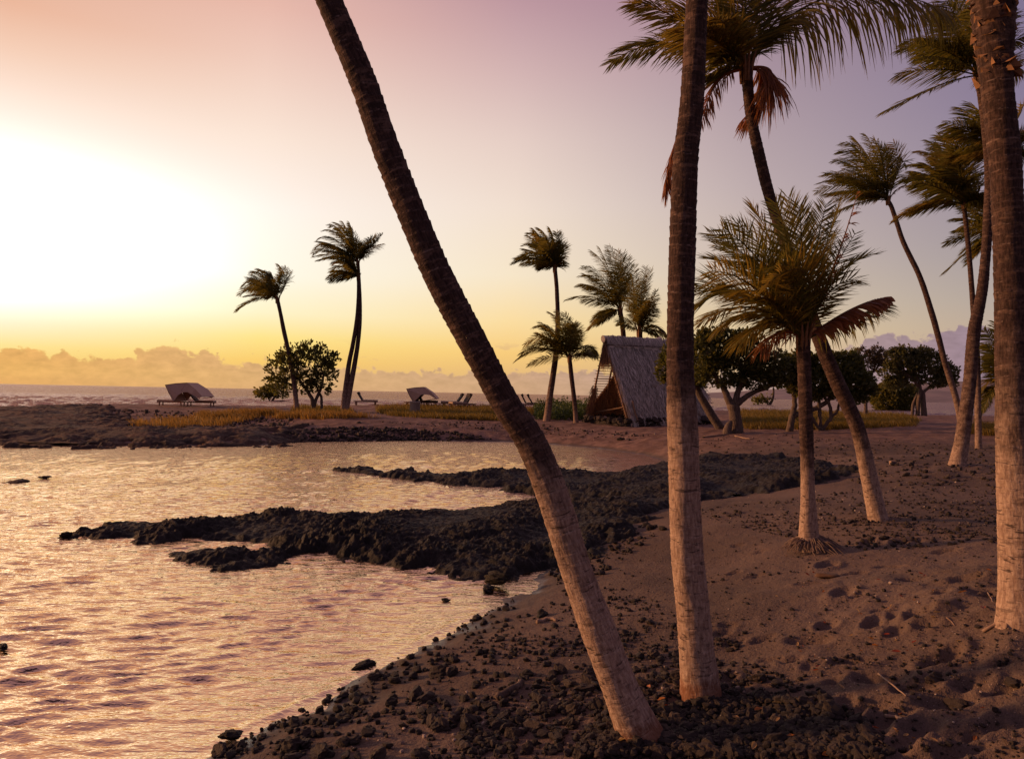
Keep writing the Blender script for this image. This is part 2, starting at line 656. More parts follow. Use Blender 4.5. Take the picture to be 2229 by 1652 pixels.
# footprints and scuffed hollows on the right-hand slope
fp_px = [(1800, 1230), (1835, 1287), (1800, 1360), (1760, 1395), (1860, 1250), (1935, 1236), (1960, 1180), (1985, 1262), (1770, 1270), (1850, 1440),
         (1880, 1540), (1940, 1560), (2010, 1585), (2060, 1530), (2095, 1640), (2150, 1585), (2180, 1500), (2210, 1560), (2120, 1480), (1990, 1500), (1920, 1480),
         (2050, 1440), (2200, 1440), (1960, 1620), (2030, 1640), (2170, 1640), (2090, 1600), (1900, 1360), (2000, 1330), (1890, 1180), (2060, 1200), (2100, 1260)]
for k in range(40):
    fp_px.append((random.uniform(1560, 2229), random.uniform(1140, 1652)))
rs = random.Random(5)
for k, (fu, fv) in enumerate(fp_px):
    c = G(fu, fv)
    if c[2] < 0.3:
        continue
    big = 1.0 if k < 32 else 0.65
    ra_, rb_ = 0.15 * big * rs.uniform(.8, 1.2), 0.075 * big * rs.uniform(.8, 1.3)
    th = rs.uniform(-.5, .9)
    sel = (np.abs(gx - c[0]) < .6) & (np.abs(gy - c[1]) < .6)
    X, Y = gx[sel] - c[0], gy[sel] - c[1]
    q = ((X * math.cos(th) + Y * math.sin(th)) / ra_) ** 2 + ((-X * math.sin(th) + Y * math.cos(th)) / rb_) ** 2
    HG[sel] += -0.06 * big * np.exp(-q ** 1.5) + 0.022 * big * np.exp(-((np.sqrt(q) - 1.35) / .35) ** 2)
for mu, mv, mw, mh in ((1372, 1575, .34, .05), (1524, 1500, .34, .06), (2215, 1340, .4, .05), (1912, 1128, .4, .04), (2084, 1010, .5, .05)):
    c = G(mu, mv)
    HG += mh * np.exp(-(((gx - c[0]) ** 2 + (gy - c[1]) ** 2) / mw ** 2)) * (1 + .5 * perlin(gx * 5, gy * 5))
# small-scale grain of the sand
HGfin = HG + landf * (0.004 * fbm(gx * 11, gy * 11, 2) * np.clip(14 / (RR[:, None] + 1), 0, 1) + np.where(RR[:, None] > 18, 0.03, 0.0) * fbm(gx * 1.9, gy * 1.9, 2))


def m_sand(N, p, out):
    ps = pos(N)
    x, y, z = N.sep(ps)
    big = N.noise(ps, 0.35, 4, 0.55)
    c = N.mix(N.ss(big, .35, .68), (0.112, 0.078, 0.062, 1), (0.175, 0.122, 0.098, 1))
    gr = N.noise(ps, 90, 2, 0.7)
    c = N.mix(N.m('MULTIPLY', N.ss(gr, .4, .7), .45), c, (0.045, 0.03, 0.026, 1))
    deb = N.noise(ps, 9, 5, .75)
    c = N.mix(N.ss(deb, .6, .75, 0, .5), c, (0.03, 0.018, 0.015, 1))
    sp = N.voro(ps, 42)
    spm = N.m('MULTIPLY', N.m('LESS_THAN', sp, .16), N.ss(N.noise(ps, 3.0, 3), .5, .66))
    c = N.mix(N.m('MULTIPLY', spm, .8), c, (0.36, 0.27, 0.22, 1))
    far = N.ss(y, 24, 36)
    c = N.mix(far, c, N.mix(N.ss(N.noise(ps, 1.2, 5, .7), .38, .62), (0.14, 0.082, 0.066, 1), (0.25, 0.155, 0.125, 1)))
    # wet sand at the edge of the water
    zz = N.m('ADD', z, N.m('MULTIPLY', N.m('SUBTRACT', N.noise(ps, 2.4, 4), .5), .12))
    wet = N.ss(zz, 0.16, 0.05)
    c = N.mix(N.m('MULTIPLY', wet, .6), c, (0.03, 0.021, 0.018, 1))
    N.put(p.inputs['Base Color'], c)
    N.put(p.inputs['Roughness'], N.m('SUBTRACT', .95, N.m('MULTIPLY', N.ss(zz, 0.06, 0.0), .62)))
    N.put(p.inputs['Specular IOR Level'], N.m('ADD', .12, N.m('MULTIPLY', wet, .35)))
    h = N.m('ADD', N.m('MULTIPLY', gr, .25), N.m('ADD', N.m('MULTIPLY', deb, .9), N.noise(ps, 30, 3, .6)))
    bump(N, p, N.m('MULTIPLY', h, N.m('SUBTRACT', 1.0, N.m('MULTIPLY', wet, .5))), .8, .02)


M_sand = mat('dark_sand', m_sand)
nr, na = len(RR), len(AZ)
V = np.stack([gx, gy, HGfin], -1).reshape(-1, 3)
V = np.vstack([V, [[0, 0, float(base_h(np.array([0.0]), np.array([0.0]))[0])]]])
ii = np.arange(nr - 1)[:, None] * na
jj = np.arange(na)[None, :]
F4 = np.stack([ii + jj, ii + na + jj, ii + na + (jj + 1) % na, ii + (jj + 1) % na], -1).reshape(-1, 4)
# drop what lies deep under the water
hz = V[F4][:, :, 2].max(1)
F4 = F4[hz > -0.75]
F3 = np.stack([np.full(na, nr * na), np.arange(na), (np.arange(na) + 1) % na], -1)
gme = npmesh('ground', V, [F4, F3])
tag(link('ground', gme, M_sand), kind='structure')

# ------------------------------------------------------------------ water
def m_water(N, p, out):
    ps = pos(N)
    x, y, z = N.sep(ps)
    r = N.m('SQRT', N.m('ADD', N.m('MULTIPLY', x, x), N.m('MULTIPLY', y, y)))
    a = N.noise(N.vmul(ps, (5.0, 11.0, 1)), 1.0, 3, .6)
    b = N.noise(N.vmul(ps, (.38, .95, 1)), 1.0, 6, .68, .3)
    c = N.noise(N.vmul(ps, (.05, .16, 1)), 1.0, 5, .62)
    e = N.noise(N.vmul(ps, (1.6, 5.2, 1)), 1.0, 4, .6, .4)
    h = N.m('ADD', N.m('ADD', N.m('MULTIPLY', a, .018), N.m('MULTIPLY', e, N.ss(r, 5, 22, .02, .10))),
            N.m('ADD', N.m('MULTIPLY', N.m('MULTIPLY', b, .40), N.ss(y, 30, 75, .06, 1.0)), N.m('MULTIPLY', N.m('MULTIPLY', c, 4.5), N.ss(y, 120, 300))))
    bp = N.new('ShaderNodeBump')
    bp.inputs['Strength'].default_value = 1.0
    bp.inputs['Distance'].default_value = 1.0
    N.put(bp.inputs['Height'], h)
    N.n.remove(p)
    body = N.new('ShaderNodeBsdfDiffuse')
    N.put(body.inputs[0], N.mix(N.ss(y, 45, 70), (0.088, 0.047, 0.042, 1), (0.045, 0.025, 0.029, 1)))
    N.l.new(bp.outputs[0], body.inputs['Normal'])
    gl = N.new('ShaderNodeBsdfGlossy')
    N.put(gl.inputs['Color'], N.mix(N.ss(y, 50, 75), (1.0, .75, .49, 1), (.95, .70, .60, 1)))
    N.put(gl.inputs['Roughness'], N.ss(r, 20, 110, .05, .16))
    N.l.new(bp.outputs[0], gl.inputs['Normal'])
    fr = N.new('ShaderNodeFresnel')
    fr.inputs['IOR'].default_value = 1.38
    N.l.new(bp.outputs[0], fr.inputs['Normal'])
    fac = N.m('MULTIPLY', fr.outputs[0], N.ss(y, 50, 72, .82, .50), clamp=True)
    tr = N.new('ShaderNodeBsdfTransparent')
    tr.inputs[0].default_value = (.92, .80, .70, 1)
    sh = N.new('ShaderNodeMixShader')
    N.put(sh.inputs[0], N.ss(attr(N, 'depth'), .22, .02, 0, .92))
    N.l.new(body.outputs[0], sh.inputs[1])
    N.l.new(tr.outputs[0], sh.inputs[2])
    mx = N.new('ShaderNodeMixShader')
    N.put(mx.inputs[0], fac)
    N.l.new(sh.outputs[0], mx.inputs[1])
    N.l.new(gl.outputs[0], mx.inputs[2])
    # broken foam out at sea, close to the beach
    fn = N.noise(N.vmul(ps, (.22, .75, 1)), 1.0, 6, .66, .4)
    fm = N.m('MULTIPLY', N.ss(fn, .63, .70), N.m('MULTIPLY', N.ss(y, 70, 78), N.ss(y, 220, 90, 0.05, .6)))
    df = N.new('ShaderNodeBsdfDiffuse')
    df.inputs[0].default_value = (.5, .42, .38, 1)
    mx2 = N.new('ShaderNodeMixShader')
    N.put(mx2.inputs[0], fm)
    dp = attr(N, 'depth')
    fo = N.m('MULTIPLY', N.m('MULTIPLY', N.ss(dp, .05, .006), N.ss(N.noise(N.vmul(ps, (5, 5, 1)), 1.0, 5, .7), .50, .64)), N.ss(y, 45, 30, 0, .55))
    fm = N.m('MAXIMUM', fm, fo)
    N.l.new(mx.outputs[0], mx2.inputs[1])
    N.l.new(df.outputs[0], mx2.inputs[2])
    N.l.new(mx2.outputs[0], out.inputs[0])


M_water = mat('water', m_water)
WR = np.concatenate([np.geomspace(3.2, 46, 640), np.geomspace(46.5, 64, 40), np.arange(64.6, 190, .75), np.geomspace(191, 420, 110), np.geomspace(430, 15000, 60)])
WA = np.radians(np.concatenate([np.arange(-180, -50, 5.0), np.arange(-50, 46.01, 0.16), np.arange(50, 180, 5.0)]))
wx = np.sin(WA)[None, :] * WR[:, None]
wy = np.cos(WA)[None, :] * WR[:, None]
wz = np.zeros(wx.shape)
amp = np.clip(1.15 - WR / 60.0, 0.0, 1)[:, None]
rw = np.random.default_rng(11)
dl_w = poly_sdf(wx, wy, lag)
calm = np.clip(dl_w / 1.6, 0.12, 1.0)
wpx = wx + 0.16 * perlin(wx * .9, wy * .9)
wpy = wy + 0.16 * perlin(wx * .9 + 40, wy * .9 + 7)
for k in range(46):
    lam = 0.115 * (3.6 ** rw.random())
    # crests run mostly across the view, tilted as the swell wraps into the bay
    th = R(100) + rw.normal(0, R(15))
    kx, ky = math.cos(th) * 2 * math.pi / lam, math.sin(th) * 2 * math.pi / lam
    steep = 0.0098
    a = steep * lam / 1.0
    ph = wpx * kx + wpy * ky + rw.uniform(0, 6.28)
    fade_k = np.clip(lam / (0.004 * WR) / 2.2 - .6, 0, 1)[:, None]
    s = np.sin(ph)
    wz += a * fade_k * (s + 0.25 * np.cos(2 * ph))
group = 0.85 + 0.45 * fbm(wx * .33, wy * .33, 2)
wz *= amp * calm * np.clip(group, .25, 1.6)
for k in range(26):
    lam = 1.7 * (2.6 ** rw.random())
    th = R(97) + rw.normal(0, R(24))
    kx, ky = math.cos(th) * 2 * math.pi / lam, math.sin(th) * 2 * math.pi / lam
    ph = (wx + 1.5 * perlin(wx * .07, wy * .07)) * kx + wy * ky + rw.uniform(0, 6.28)
    sh = np.sin(ph)
    wz += .013 * lam * np.clip((wy - 68) / 12, 0, 1) * np.clip((300 - WR) / 150, 0, 1)[:, None] * (sh + .3 * np.cos(2 * ph))
# wash running over the reef and a small breaker along the near shore
dist_edge = dl_w
wz += np.where(dl_w > 0, 0.018 * np.clip(.5 + 1.1 * perlin(wx * .55 + 3, wy * .55), 0, 1.3) * np.exp(-((dist_edge - .16 - .13 * perlin(wx * .8, wy * .8) - .04 * perlin(wx * 3, wy * 3)) / .05) ** 2), 0) * np.clip((12 - wy) / 4, 0, 1)
nW, mW = len(WR), len(WA)
Vw = np.stack([wx, wy, wz], -1).reshape(-1, 3)
ii = np.arange(nW - 1)[:, None] * mW
jj = np.arange(mW)[None, :]
Fw = np.stack([ii + jj, ii + mW + jj, ii + mW + (jj + 1) % mW, ii + (jj + 1) % mW], -1).reshape(-1, 4)
gb = gh(Vw[:, 0], Vw[:, 1])
far_ok = np.hypot(Vw[:, 0], Vw[:, 1]) > 110
keep = (gb < 0.12) | far_ok
Fw = Fw[keep[Fw].any(1)]
wme = npmesh('water', Vw, Fw)
fattr(wme, 'depth', np.where(far_ok, 1.0, np.clip(-gb, -.2, 1.0)))
tag(link('water', wme, M_water), kind='structure')


# ------------------------------------------------------------------ lava shelves
def m_lava(N, p, out):
    ps = pos(N)
    n = N.noise(ps, 2.2, 5, .65)
    f = N.noise(ps, 14, 5, .7)
    c = N.mix(N.ss(n, .35, .7), (0.008, 0.0065, 0.006, 1), (0.021, 0.015, 0.013, 1))
    c = N.mix(N.ss(f, .58, .75, 0, .5), c, (0.04, 0.028, 0.023, 1))
    N.put(p.inputs['Base Color'], c)
    N.put(p.inputs['Roughness'], N.lr(f, .3, .7, .55, .95))
    N.put(p.inputs['Specular IOR Level'], .35)
    bump(N, p, N.m('ADD', f, N.noise(ps, 45, 4, .7)), .9, .03)


def m_reef(N, p, out):
    ps = pos(N)
    n = N.noise(N.vmul(ps, (.5, 1, 1)), 1.1, 6, .7)
    f = N.noise(ps, 5, 6, .75)
    c = N.mix(N.ss(n, .35, .65), (0.035, 0.021, 0.015, 1), (0.14, 0.078, 0.05, 1))
    c = N.mix(N.ss(f, .55, .72, 0, .7), c, (0.012, 0.009, 0.008, 1))
    N.put(p.inputs['Base Color'], c)
    N.put(p.inputs['Roughness'], .9)
    bump(N, p, N.m('ADD', f, N.noise(ps, 16, 4, .7)), 1.0, .08)


M_lava = mat('black_lava', m_lava)
M_reef = mat('weathered_lava', m_reef)
lava1 = pix_poly([(140, 1162, 0), (190, 1144, .05), (240, 1130, .1), (330, 1118, .15), (420, 1112, .2), (600, 1101, .25), (760, 1093, .3), (830, 1092, .3), (1000, 1080, .3), (1100, 1077, .25), (1230, 1073, .25),
                  (1450, 1078, .3), (1600, 1080, .4), (1480, 1100, .35), (1405, 1130, .3), (1370, 1165, .25), (1310, 1205, .2), (1220, 1225, .1), (1185, 1252, 0), (1120, 1268, 0), (1040, 1268, 0), (960, 1256, 0), (870, 1236, 0),
                  (800, 1222, 0), (720, 1208, 0), (640, 1206, 0), (560, 1192, 0), (470, 1182, 0), (400, 1176, 0), (300, 1176, 0), (210, 1174, 0)])
lava1b = [pix_poly(q) for q in (
    [(350, 1208), (430, 1192), (560, 1196), (640, 1204), (600, 1222), (520, 1214), (470, 1230), (390, 1228)],
    [(440, 1236), (500, 1226), (600, 1216), (660, 1224), (620, 1240), (500, 1246)],
    [(660, 1212), (760, 1214), (790, 1226), (690, 1226)],
    [(110, 1172), (160, 1162), (200, 1168), (170, 1180)])]
lava2 = pix_poly([(740, 1022, .05), (800, 1016, .1), (950, 1020, .2), (1130, 1011, .25), (1250, 1012, .25), (1450, 1014, .3), (1540, 1000, .4), (1680, 1006, .5), (1800, 1036, .6), (1850, 1060, .6), (1760, 1074, .5), (1600, 1084, .4), (1450, 1088, .3),
                  (1280, 1072, .25), (1180, 1066, .2), (1050, 1062, 0), (950, 1054, 0), (880, 1044, 0), (800, 1036, 0)])
lava2b = [pix_poly([(695, 1022), (750, 1016), (770, 1020), (720, 1024)]), pix_poly([(780, 1034), (840, 1030), (860, 1038), (800, 1040)])]


def shelf(name, polys, az0, az1, daz, r0, r1, nrr, hts, mt, nz, cut=0.10):
    A = np.radians(np.arange(az0, az1, daz))
    Rr = np.geomspace(r0, r1, nrr)
    X = np.sin(A)[None, :] * Rr[:, None]
    Y = np.cos(A)[None, :] * Rr[:, None]
    d = np.full(X.shape, -1e9)
    hh = np.zeros(X.shape)
    wob = nz[0] * fbm(X * 1.1 + 3, Y * 1.1, 4, .6)
    for pl, h in zip(polys, hts):
        dd = poly_sdf(X, Y, pl) + wob * min(1.0, h * 4)
        hh = np.where(dd > d, h, hh)
        d = np.maximum(d, dd)
    pf = np.clip((d + .10) / .6, -1, 1)
    pf = np.where(pf > 0, np.sin(pf * math.pi / 2), pf)
    prof = .45 * pf + .55 * np.clip((d + .1) / nz[1], 0, 1)
    g = np.maximum(gh(X.ravel(), Y.ravel()).reshape(X.shape), -.10)
    rough = (0.42 * ridged(X / nz[2], Y / nz[2], 5, .58) + .5 * fbm(X / (nz[2] * 2.4), Y / (nz[2] * 2.4), 3) + .25 * np.abs(perlin(X / .16, Y / .16)) + .16 * np.abs(perlin(X / .07, Y / .07)))
    rough = rough * .75 + .16 * ridged(X / .33 + 5, Y / .33, 4, .68) + .22 * ridged(X / .14, Y / .14 + 3, 3, .6)
    rough = rough * np.clip(.75 + 1.0 * perlin(X * .55 + 11, Y * .55), .3, 1.35)
    Z = np.maximum(g, -.02) * np.clip(prof, 0, 1) + g * (1 - np.clip(prof, 0, 1)) - .045 + hh * prof * .75 + np.clip(prof + .35, 0, 1) * rough * hh * nz[3]
    vis = Z > np.maximum(g, -0.03) - .05
    V = np.stack([X, Y, Z], -1).reshape(-1, 3)
    n_, m_ = X.shape
    ii = np.arange(n_ - 1)[:, None] * m_
    jj = np.arange(m_ - 1)[None, :]
    F = np.stack([ii + jj, ii + m_ + jj, ii + m_ + jj + 1, ii + jj + 1], -1).reshape(-1, 4)
    F = F[vis.ravel()[F].any(1)]
    used = np.unique(F)
    mp = np.full(len(V), -1)
    mp[used] = np.arange(len(used))
    o = link(name, npmesh(name, V[used], mp[F]), mt)
    tag(o, kind='structure')
    return o


shelf('lava_shelf', [lava1] + lava1b, -34, 20, 0.09, 9.0, 22.5, 440, [.30, .24, .22, .2, .2], M_lava, (.42, 2.0, .62, .55))
shelf('lava_ridge', [lava2] + lava2b, -16, 29, 0.10, 17.0, 34, 260, [.30, .12, .12], M_lava, (.45, 2.2, .8, .55))
reef = pix_poly([(-500, 890, .3), (0, 890, .4), (70, 884, .5), (120, 888, .5), (190, 896, .5), (240, 912, .4), (290, 932, .4), (400, 942, .3), (470, 942, .3), (560, 940, .3), (640, 944, .2), (640, 964, 0), (600, 970, 0), (440, 972, 0), (300, 974, 0), (0, 970, 0), (-500, 968, 0)])
shelf('reef_flat', [reef], -52, -14, 0.12, 29, 72, 330, [.22], M_reef, (2.2, 2.4, 1.0, .55))


# ------------------------------------------------------------------ stones
def ico(level):
    t = (1 + 5 ** .5) / 2
    v = [(-1, t, 0), (1, t, 0), (-1, -t, 0), (1, -t, 0), (0, -1, t), (0, 1, t), (0, -1, -t), (0, 1, -t), (t, 0, -1), (t, 0, 1), (-t, 0, -1), (-t, 0, 1)]
    f = [(0, 11, 5), (0, 5, 1), (0, 1, 7), (0, 7, 10), (0, 10, 11), (1, 5, 9), (5, 11, 4), (11, 10, 2), (10, 7, 6), (7, 1, 8), (3, 9, 4), (3, 4, 2), (3, 2, 6), (3, 6, 8), (3, 8, 9), (4, 9, 5), (2, 4, 11), (6, 2, 10), (8, 6, 7), (9, 8, 1)]
    v = [np.array(a) / np.linalg.norm(a) for a in v]
    for _ in range(level):
        cache = {}
        nf = []

        def mid(a, b):
            k = (min(a, b), max(a, b))
            if k not in cache:
                m = v[a] + v[b]
                v.append(m / np.linalg.norm(m))
                cache[k] = len(v) - 1
            return cache[k]
        for a, b, c in f:
            ab, bc, ca = mid(a, b), mid(b, c), mid(c, a)
            nf += [(a, ab, ca), (b, bc, ab), (c, ca, bc), (ab, bc, ca)]
        f = nf
    return np.array(v), np.array(f)


ICO = [ico(0), ico(1), ico(2), ico(3)]


def stone_shape(level, seed, jag=.22):
    V, F = ICO[level]
    r = np.random.default_rng(seed)
    V = V * 1.0
    for k in range(9):                      # chop with random planes: facetted, angular
        n = r.normal(size=3)
        n /= np.linalg.norm(n)
        d = V @ n
        lim = r.uniform(.42, .8)
        over = np.maximum(d - lim, 0)
        V = V - n[None, :] * over[:, None] * .85
    for f, a in ((1.7, jag), (3.6, jag * .55), (7.5, jag * .35)):
        o = r.uniform(-50, 50, 3)
        nn = perlin(V[:, 0] * f + o[0] + V[:, 2] * 1.3 * f, V[:, 1] * f + o[1] - V[:, 2] * f)
        V = V * (1 + a * nn)[:, None]
    V = V * r.uniform([.8, .7, .55], [1.2, 1.0, .85])
    return V, F


def m_stone(N, p, out):
    ps = pos(N)
    r = N.m('ADD', N.m('MULTIPLY', isl(N), .5), N.m('MULTIPLY', rnd(N), .5))
    c = N.ramp(r, [(0, (.016, .012, .011, 1)), (.55, (.032, .023, .020, 1)), (.82, (.058, .041, .034, 1)), (.95, (.10, .07, .056, 1)), (1, (.22, .165, .13, 1))])
    f = N.noise(ps, 60, 4, .7)
    c = N.mix(N.ss(f, .5, .75, 0, .45), c, (0.07, 0.05, 0.042, 1))
    N.put(p.inputs['Base Color'], c)
    N.put(p.inputs['Roughness'], .82)
    N.put(p.inputs['Specular IOR Level'], .3)
    bump(N, p, N.m('ADD', f, N.noise(ps, 150, 3, .7)), .8, .006)


def m_coral(N, p, out):
    ps = pos(N)
    c = N.ramp(isl(N), [(0, (.10, .07, .058, 1)), (.5, (.20, .145, .12, 1)), (1, (.42, .33, .28, 1))])
    N.put(p.inputs['Base Color'], c)
    N.put(p.inputs['Roughness'], .8)
    bump(N, p, N.noise(ps, 70, 3), .4, .004)


M_stone = mat('lava_stone', m_stone)
M_coral = mat('coral_bits', m_coral)


def in_poly(u, v, poly):
    return poly_sdf(np.asarray(u, float), np.asarray(v, float), poly) > 0


def scatter_px(poly, n, seed):
    r = np.random.default_rng(seed)
    poly = np.array(poly, float)
    lo, hi = poly.min(0), poly.max(0)
    out = []
    while len(out) < n:
        q = r.uniform(lo, hi, (n * 2, 2))
        q = q[in_poly(q[:, 0], q[:, 1], poly)]
        out += q.tolist()
    return np.array(out[:n])


def pile(pts, sizes, level, seed, sink=.25, nvar=10, stack=None):
    """numpy copies of stones; returns V, F"""
    r = np.random.default_rng(seed)
    vs, fs = [], []
    base = 0
    shapes = [stone_shape(level, seed * 100 + k) for k in range(nvar)]
    for i, (p, s) in enumerate(zip(pts, sizes)):
        V, F = shapes[i % nvar]
        a = r.uniform(0, 6.28)
        ca, sa = math.cos(a), math.sin(a)
        Rm = np.array([[ca, -sa, 0], [sa, ca, 0], [0, 0, 1]])
        Q = (V * s) @ Rm.T
        Q[:, 2] += s * (.7 - 2 * sink * .7) + (stack[i] if stack is not None else 0)
        vs.append(Q + p)
        fs.append(F + base)
        base += len(V)
    return np.concatenate(vs), np.concatenate(fs)


zones = [
    # polygon (picture), count, median radius m, spread, kind
    ([(980, 1652), (1020, 1560), (1200, 1470), (1330, 1430), (1450, 1420), (1640, 1440), (1750, 1490), (1880, 1560), (1960, 1652)], 2000, .022, .5, 'a'),
    ([(1250, 1652), (1290, 1580), (1500, 1530), (1700, 1520), (1850, 1580), (1920, 1652)], 2100, .025, .45, 'a'),
    ([(500, 1640), (700, 1560), (880, 1480), (1010, 1410), (1200, 1420), (1250, 1500), (1020, 1652), (500, 1652)], 600, .024, .55, 'a'),
    ([(1000, 1420), (1180, 1320), (1330, 1270), (1480, 1330), (1640, 1420), (1450, 1420), (1200, 1430)], 1200, .016, .5, 'a'),
    ([(1290, 1230), (1440, 1120), (1700, 1130), (2229, 1150), (2229, 1652), (1960, 1652), (1600, 1420), (1480, 1330)], 2600, .0085, .6, 'a'),
    ([(1500, 1110), (1700, 1090), (1900, 1060), (2180, 1060), (2180, 1180), (1900, 1200), (1600, 1150)], 2000, .020, .45, 'm'),
    ([(1480, 945), (1700, 945), (2180, 965), (2180, 1060), (1880, 1060), (1800, 1020), (1680, 990), (1500, 985)], 1200, .034, .45, 'm'),
    ([(590, 950), (640, 934), (800, 930), (1000, 942), (1080, 956), (900, 963), (640, 966)], 1500, .085, .4, 'f'),
    ([(760, 916), (1080, 921), (1300, 935), (1440, 950), (1300, 955), (900, 925)], 420, .05, .45, 'f'),
    ([(180, 890), (420, 896), (640, 915), (640, 938), (420, 925)], 700, .07, .5, 'f'),
    ([(440, 1650), (540, 1600), (700, 1520), (830, 1455), (960, 1382), (1060, 1332), (1120, 1300), (1140, 1340), (900, 1490), (620, 1652)], 560, .021, .55, 'a'),
    ([(1190, 1240), (1300, 1210), (1400, 1140), (1450, 1150), (1340, 1230), (1230, 1300)], 260, .03, .5, 'a'),
]
allp, alls, allz = [], [], []
for zi, (poly, n, med, spr, kd) in enumerate(zones):
    q = scatter_px(poly, n, 50 + zi)
    g = G(q[:, 0], q[:, 1])
    # clumping: keep more where noise is high
    keepm = (fbm(g[:, 0] * 1.5 + zi, g[:, 1] * 1.5, 3) + RNG.uniform(-.6, .6, len(g)) > -.25) if kd != 'a' or zi > 1 else np.ones(len(g), bool)
    ok = keepm & (g[:, 2] > -.05)
    g = g[ok]
    s = med * np.exp(RNG.normal(0, spr, len(g)))
    s = np.minimum(s, med * 3.2)
    allp.append(g)
    alls.append(s)
    allz.append(np.full(len(g), zi))
allp, alls, allz = np.concatenate(allp), np.concatenate(alls), np.concatenate(allz)
app = alls / allp[:, 1]
# the largest in the picture stand as single stones
order = np.argsort(-app)
near_mask = np.isin(allz, (0, 1, 2, 3, 4, 10, 11))
single = [i for i in order if near_mask[i]][:280]
sset = np.zeros(len(allp), bool)
sset[single] = True
rock_meshes = []
for k in range(14):
    V, F = stone_shape(2, 900 + k, .26)
    me = npmesh('lava_stone', V, F, False)
    me.materials.append(M_stone)
    rock_meshes.append(me)
STONE_L = 'rough black lava stone lying on the dark sand of the near beach'
STONE_G = 'lava stones strewn on the near beach'
first_rock = None
rr_ = random.Random(21)
for i in single:
    if first_rock is None:
        o = bpy.data.objects.new('lava_stone', rock_meshes[0])
        first_rock = o
        tag(o, STONE_L, 'stone', STONE_G)
    else:
        o = first_rock.copy()
        o.data = rr_.choice(rock_meshes)
    COL.objects.link(o)
    s = alls[i]
    o.scale = (s * rr_.uniform(.9, 1.3), s, s * rr_.uniform(.85, 1.25))
    o.rotation_euler = (rr_.uniform(-.3, .3), rr_.uniform(-.3, .3), rr_.uniform(0, 6.28))
    o.location = allp[i] + np.array([0, 0, s * .30])
# the rest: pebbles, uncounted
rest = ~sset
heap = np.where(np.isin(allz, (1,)), RNG.uniform(0, .03, len(allz)), 0.0)
for nm, sel, lv in (('pebbles', rest & near_mask & (app > .0028), 1), ('small_pebbles', rest & near_mask & (app <= .0028), 0), ('beach_rubble', rest & ~near_mask, 0)):
    V, F = pile(allp[sel], alls[sel], lv, 5 + lv + len(nm), stack=heap[sel])
    o = link(nm, npmesh(nm, V, F, False), M_stone)
    tag(o, kind='stuff')
# pale coral chips
cz = [([(1300, 1240), (1500, 1130), (2229, 1100), (2229, 1640), (1700, 1500)], 1100, .0045), ([(1480, 950), (2180, 950), (2180, 1150), (1500, 1130)], 700, .011),
      ([(700, 1640), (1200, 1420), (1600, 1420), (1800, 1640)], 170, .014), ([(200, 900), (700, 925), (1100, 925), (1440, 945), (1440, 960), (600, 950)], 500, .028)]
cp, cs = [], []
for k, (poly, n, s) in enumerate(cz):
    q = scatter_px(poly, n, 80 + k)
    g = G(q[:, 0], q[:, 1])
    ok = g[:, 2] > .03
    cp.append(g[ok])
    cs.append(s * np.exp(RNG.normal(0, .45, ok.sum())))
V, F = pile(np.concatenate(cp), np.concatenate(cs), 0, 77)
tag(link('coral_chips', npmesh('coral_chips', V, F, False), M_coral), kind='stuff')


def boulder(name, u, v, w_px, label, cat='rock', z=None, seed=1, flat=.7, group=None, m=None, stretch=1.0):
    c = plane(np.array(u), np.array(v), z) if z is not None else G(u, v)
    s = w_px / 2 / FPX * c[1]
    V, F = stone_shape(3, seed, .3)
    V = V * np.array([s * stretch, s * .9, s * flat])
    me = npmesh(name, V, F)
    o = link(name, me, m or M_lava)
    o.location = c + np.array([0, 0, s * flat * .25])
    o.rotation_euler = (0, 0, seed * 1.3)
    tag(o, label, cat, group)
    return o


boulder('lava_rock', 790, 1452, 52, 'wet black rock awash alone in the shallow water just off the near shore', z=0.0, seed=3, flat=.5)
boulder('lava_rock', 668, 1574, 36, 'rounded dark rock at the very water line of the near beach', seed=4, flat=.8)
boulder('lava_rock', 502, 1606, 60, 'jagged dark rock in the wash at the bottom edge of the lagoon', z=.02, seed=5, flat=.6)
boulder('lava_rock', 1062, 1282, 40, 'pale topped boulder in the water beside the point of the lava shelf', z=.02, seed=6, flat=.75)
boulder('lava_rock', 1085, 1268, 58, 'black boulder behind the pale topped one at the end of the lava shelf', z=.05, seed=7, flat=.8)
boulder('lava_rock', 145, 1168, 28, 'round black rock standing off the tip of the lava shelf', z=.02, seed=8, flat=.8)
boulder('lava_rock', 5, 1410, 30, 'dark rock breaking the water at the left edge of the lagoon', z=.02, seed=9, flat=.7)
boulder('lava_rock', 97, 1040, 30, 'small flat reef rock in the lagoon, right one of two near the left edge', z=.02, seed=10, flat=.35, m=M_reef)
boulder('lava_rock', 38, 1049, 62, 'low ragged reef rock in the lagoon, left one of two near the left edge', z=.0, seed=11, flat=.25, m=M_reef)
boulder('lava_rock', 970, 1308, 22, 'tiny dark rock just showing above the water below the lava shelf', z=.0, seed=12, flat=.5)
boulder('lava_rock', 1180, 1340, 36, 'angular dark rock on the wet sand left of the leaning palm', seed=13, flat=.8)
boulder('lava_rock', 775, 1518, 30, 'dark rock at the swash line between shore stones', seed=14, flat=.7)
boulder('lava_rock', 2035, 1478, 44, 'smooth dark boulder alone on the sand slope beside the right palm', seed=15, flat=.8, m=M_stone)
boulder('lava_rock', 2085, 1540, 60, 'larger brown boulder half buried in the sand at lower right', seed=16, flat=.7, m=M_stone)
boulder('lava_rock', 2205, 1490, 46, 'dark rock on the sand at the right edge below the palm', seed=17, flat=.6, m=M_stone)
boulder('lava_rock', 781, 921, 16, 'small black rock alone on the sand before the dry grass', seed=18, flat=.7)
